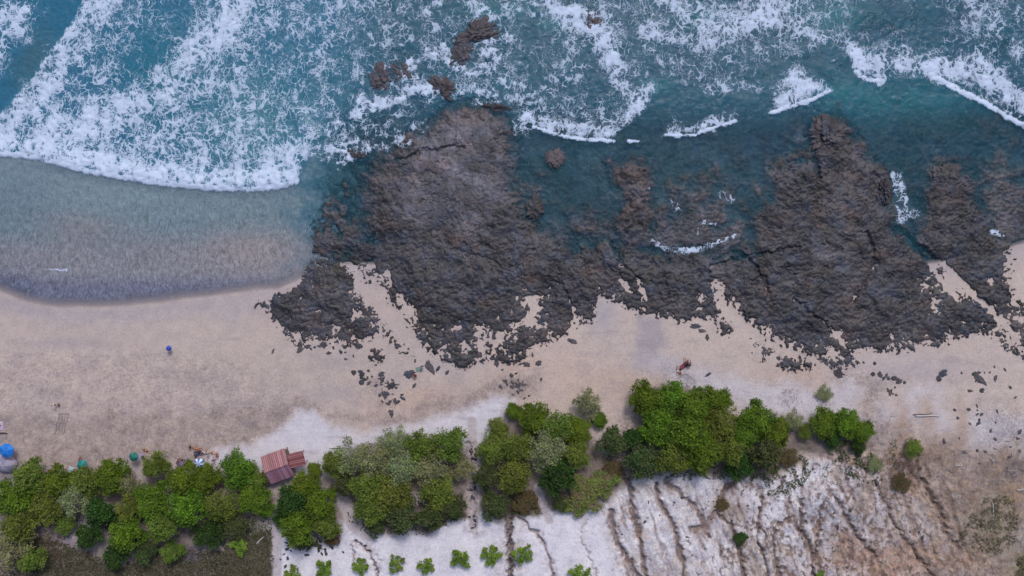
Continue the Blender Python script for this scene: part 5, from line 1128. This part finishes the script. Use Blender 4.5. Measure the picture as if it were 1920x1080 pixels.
def person(u, v, pose, face, skin, top, bottom, label, scale=1.0, group=None, hair=M_hair):
    P = POSE[pose]; x, y = from_map(u, v); t = thing('person', label, 'person', (x, y, gz(x, y)), math.radians(face), group); t.scale = (scale,) * 3
    g = lambda k, s: (P[k][0] * s, P[k][1], P[k][2])
    def gg(k, s): return g(k + '2', s) if (s < 0 and k + '2' in P) else g(k, s)
    body = [[('pel', P['pel'], .125), ('sp', P['sp'], .115), ('ch', P['ch'], .13), ('nk', P['nk'], .05), ('hd', P['hd'], .085), ('ht', P['ht'], .07)]]
    for s in (1, -1):
        body.append([('pel', P['pel'], .125), (('hip', s), g('hip', s), .095), (('kn', s), gg('kn', s), .058), (('an', s), gg('an', s), .038), (('to', s), gg('to', s), .034)])
        body.append([('ch', P['ch'], .13), (('sh', s), g('sh', s), .058), (('el', s), gg('el', s), .042), (('wr', s), gg('wr', s), .028), (('pa', s), gg('pa', s), .034)])
        pa = Vector(gg('pa', s)); d = Vector(P['fd']).normalized(); side = Vector((1, 0, 0)) if abs(d.x) < .7 else Vector((0, 1, 0)); cu = d.cross(side).normalized()
        for k in range(4):
            b0 = pa + side * (k - 1.5) * .019 + d * .02; L = (.07, .082, .078, .062)[k]
            body.append([(('pa', s), tuple(pa), .034), ((k, 'a', s), tuple(b0 + d * L * .5), .009), ((k, 'b', s), tuple(b0 + d * L + cu * .018), .008)])
        body.append([(('pa', s), tuple(pa), .034), (('th', s), tuple(pa + side * (-s) * .04 + d * .01), .011), (('tt', s), tuple(pa + side * (-s) * .055 + d * .045), .009)])
    b = skinned('body', body, skin, t)
    hd = Vector(P['hd']); ht = Vector(P['ht']); up = (ht - hd).normalized(); fw = Vector((0, 1, 0)) if pose != 'lie' else Vector((0, 0, 1))
    # nose, ears and mouth belong to the face, eyes are dark beads
    nose = join([tube([tuple(hd + fw * .075 + up * .03), tuple(hd + fw * .105 - up * .005), tuple(hd + fw * .085 - up * .02)], [.008, .013, .008], 6)] + [tube([tuple(hd + Vector((s * .082, 0, 0)) + up * .03), tuple(hd + Vector((s * .095, 0, 0)) - fw * .01), tuple(hd + Vector((s * .082, 0, 0)) - up * .03)], [.008, .014, .008], 6) for s in (1, -1)])
    link('face', mesh_np('face', *nose, skin), t)
    link('eyes', mesh_np('eyes', *join([tube([tuple(hd + Vector((s * .03 - .008, 0, 0)) + fw * .082 + up * .02), tuple(hd + Vector((s * .03 + .008, 0, 0)) + fw * .082 + up * .02)], [.008, .008], 6) for s in (1, -1)] + [tube([tuple(hd + Vector((-.022, 0, 0)) + fw * .085 - up * .045), tuple(hd + Vector((.022, 0, 0)) + fw * .085 - up * .045)], [.006, .006], 5)]), M_eye), t)
    bm = bmesh.new(); bmesh.ops.create_icosphere(bm, subdivisions=3, radius=.112)
    for vv in bm.verts: vv.co *= 1 + .06 * math.sin(vv.co.x * 60) * math.cos(vv.co.y * 50)
    c = hd + up * .055 - fw * .022
    bmesh.ops.translate(bm, verts=bm.verts, vec=c); bmesh.ops.delete(bm, geom=[q for q in bm.verts if (q.co - c).dot(fw) > .055 and (q.co - c).dot(up) < .045], context='VERTS')
    me = bpy.data.meshes.new('hair'); bm.to_mesh(me); bm.free(); me.materials.append(hair); link('hair', me, t)
    if top:
        ch = [[('sp', P['sp'], .135), ('ch', P['ch'], .15), ('n2', tuple(Vector(P['ch']).lerp(Vector(P['nk']), .5)), .075)]]
        for s in (1, -1): ch.append([('ch', P['ch'], .15), (('sh', s), g('sh', s), .074), (('m', s), tuple(Vector(g('sh', s)).lerp(Vector(gg('el', s)), .7)), .062)])
        skinned('shirt', ch, top, t)
    if bottom:
        ch = [[('sp', tuple(Vector(P['pel']).lerp(Vector(P['sp']), .4)), .13), ('pel', P['pel'], .142)]]
        for s in (1, -1): ch.append([('pel', P['pel'], .142), (('hip', s), g('hip', s), .112), (('m', s), tuple(Vector(g('hip', s)).lerp(Vector(gg('kn', s)), .7)), .085)])
        skinned('shorts', ch, bottom, t)
    return t
CL = {k: mat_plain(k + "_cloth", lc(c), .85, .1) for k, c in dict(white=(232, 228, 232), red=(150, 30, 44), wine=(92, 20, 48), navy=(20, 50, 200), black=(26, 20, 28), orange=(196, 112, 74), purple=(110, 90, 140), pink=(206, 150, 160), blue=(70, 100, 180), brown=(112, 66, 50)).items()}
PG = "bathers beside the striped parasol"
parasol(316, 654, 0.5, fabric("deep_blue_canvas", (22, 44, 170), (60, 104, 206)), "tiny deep blue parasol alone on the open sand of the left beach", 1.2)
person(107, 758, 'walk', 95, SK[2], CL['white'], CL['black'], "person in white shirt and black shorts walking above the raked strip")
person(112, 760, 'sit', 30, SK[1], CL['brown'], CL['black'], "person in brown sitting right beside the one in the white shirt", .8)
person(2, 796, 'lie', 10, SK[2], CL['white'], CL['purple'], "person in white lying on the towel cut by the left edge")
person(101, 879, 'stand', 180, SK[1], CL['black'], CL['black'], "person dressed in black standing at the grove's edge", 1.1); person(103, 883, 'walk', 170, SK[1], CL['black'], CL['purple'], "person in black and purple just behind the one dressed in black", 1.05)
person(152, 861, 'sit', 0, SK[0], CL['orange'], CL['brown'], "person in orange sitting above the teal parasol"); person(86, 886, 'sit', 40, SK[2], CL['pink'], None, "person in pink sitting at the treetop left of the one in black")
person(271, 856, 'sit', 90, SK[1], CL['black'], CL['black'], "person in black sitting at the right end of the lavender towel"); person(275, 845, 'lie', 70, SK[0], CL['brown'], CL['brown'], "person in brown lying above the lavender towel")
person(334, 866, 'sit', -60, SK[0], CL['purple'], CL['black'], "person in purple sitting on the left end of the wide purple towel"); person(341, 862, 'lie', 80, SK[1], CL['brown'], CL['black'], "person in brown lying along the wide purple towel's top")
person(371, 841, 'lie', 85, SK[0], CL['orange'], CL['orange'], "person in orange lying above the dark blue grey towel", 1.1, PG); person(358, 838, 'sit', 10, SK[1], CL['black'], CL['brown'], "person in black leftmost of the group of bathers", .9, PG); person(375, 845, 'sit', 120, SK[1], CL['brown'], CL['black'], "person in brown sitting right below the one in orange", 1, PG)
person(384, 847, 'sit', -30, SK[2], CL['white'], CL['white'], "person all in white in the middle of the group of bathers", 1.1, PG); person(393, 849, 'stand', 20, SK[1], CL['brown'], CL['black'], "person in brown and black standing right of the one in white", 1, PG); person(402, 850, 'lie', 75, SK[2], CL['brown'], CL['pink'], "person in brown and pink lying on the pinkish towel's upper side", 1, PG)
person(369, 853, 'sit', 200, SK[1], CL['black'], CL['blue'], "person in black and blue on the dark blue grey towel", 1, PG); person(404, 861, 'stand', 160, SK[1], CL['black'], CL['black'], "person in black standing below the pinkish towel", .9, PG); person(384, 861, 'stand', 90, SK[0], CL['black'], CL['blue'], "person in black right beside the striped parasol", 1, PG); person(409, 853, 'sit', 10, SK[0], CL['pink'], CL['brown'], "person in pink rightmost of the group of bathers", .9, PG)
person(245, 884, 'sit', 10, SK[0], CL['brown'], CL['black'], "person in brown sitting beside the pale violet towel")
person(780, 702, 'sit', 150, SK[0], CL['red'], CL['red'], "person in red sitting between two rocks on the middle beach", 1.25); person(793, 685, 'stand', 180, SK[1], CL['black'], CL['black'], "person in black standing left of the rounded brown rock", .95)
person(1286, 680, 'sit', 20, SK[0], CL['wine'], CL['wine'], "person in wine red sitting on the towel on open sand", 1.3); person(1290, 684, 'sit', -10, SK[1], CL['black'], CL['wine'], "person in black and wine red, right one on the towel", 1.3); person(1273, 698, 'lie', 40, SK[2], CL['white'], CL['red'], "person in white and red lying below the wine red towel", 1.1); person(1275, 691, 'sit', 60, SK[0], CL['red'], CL['wine'], "person in bright red sitting left of the wine red towel", 1.1)
one(1327, 702, 9, "small grey rock on sand right of the people in wine red")
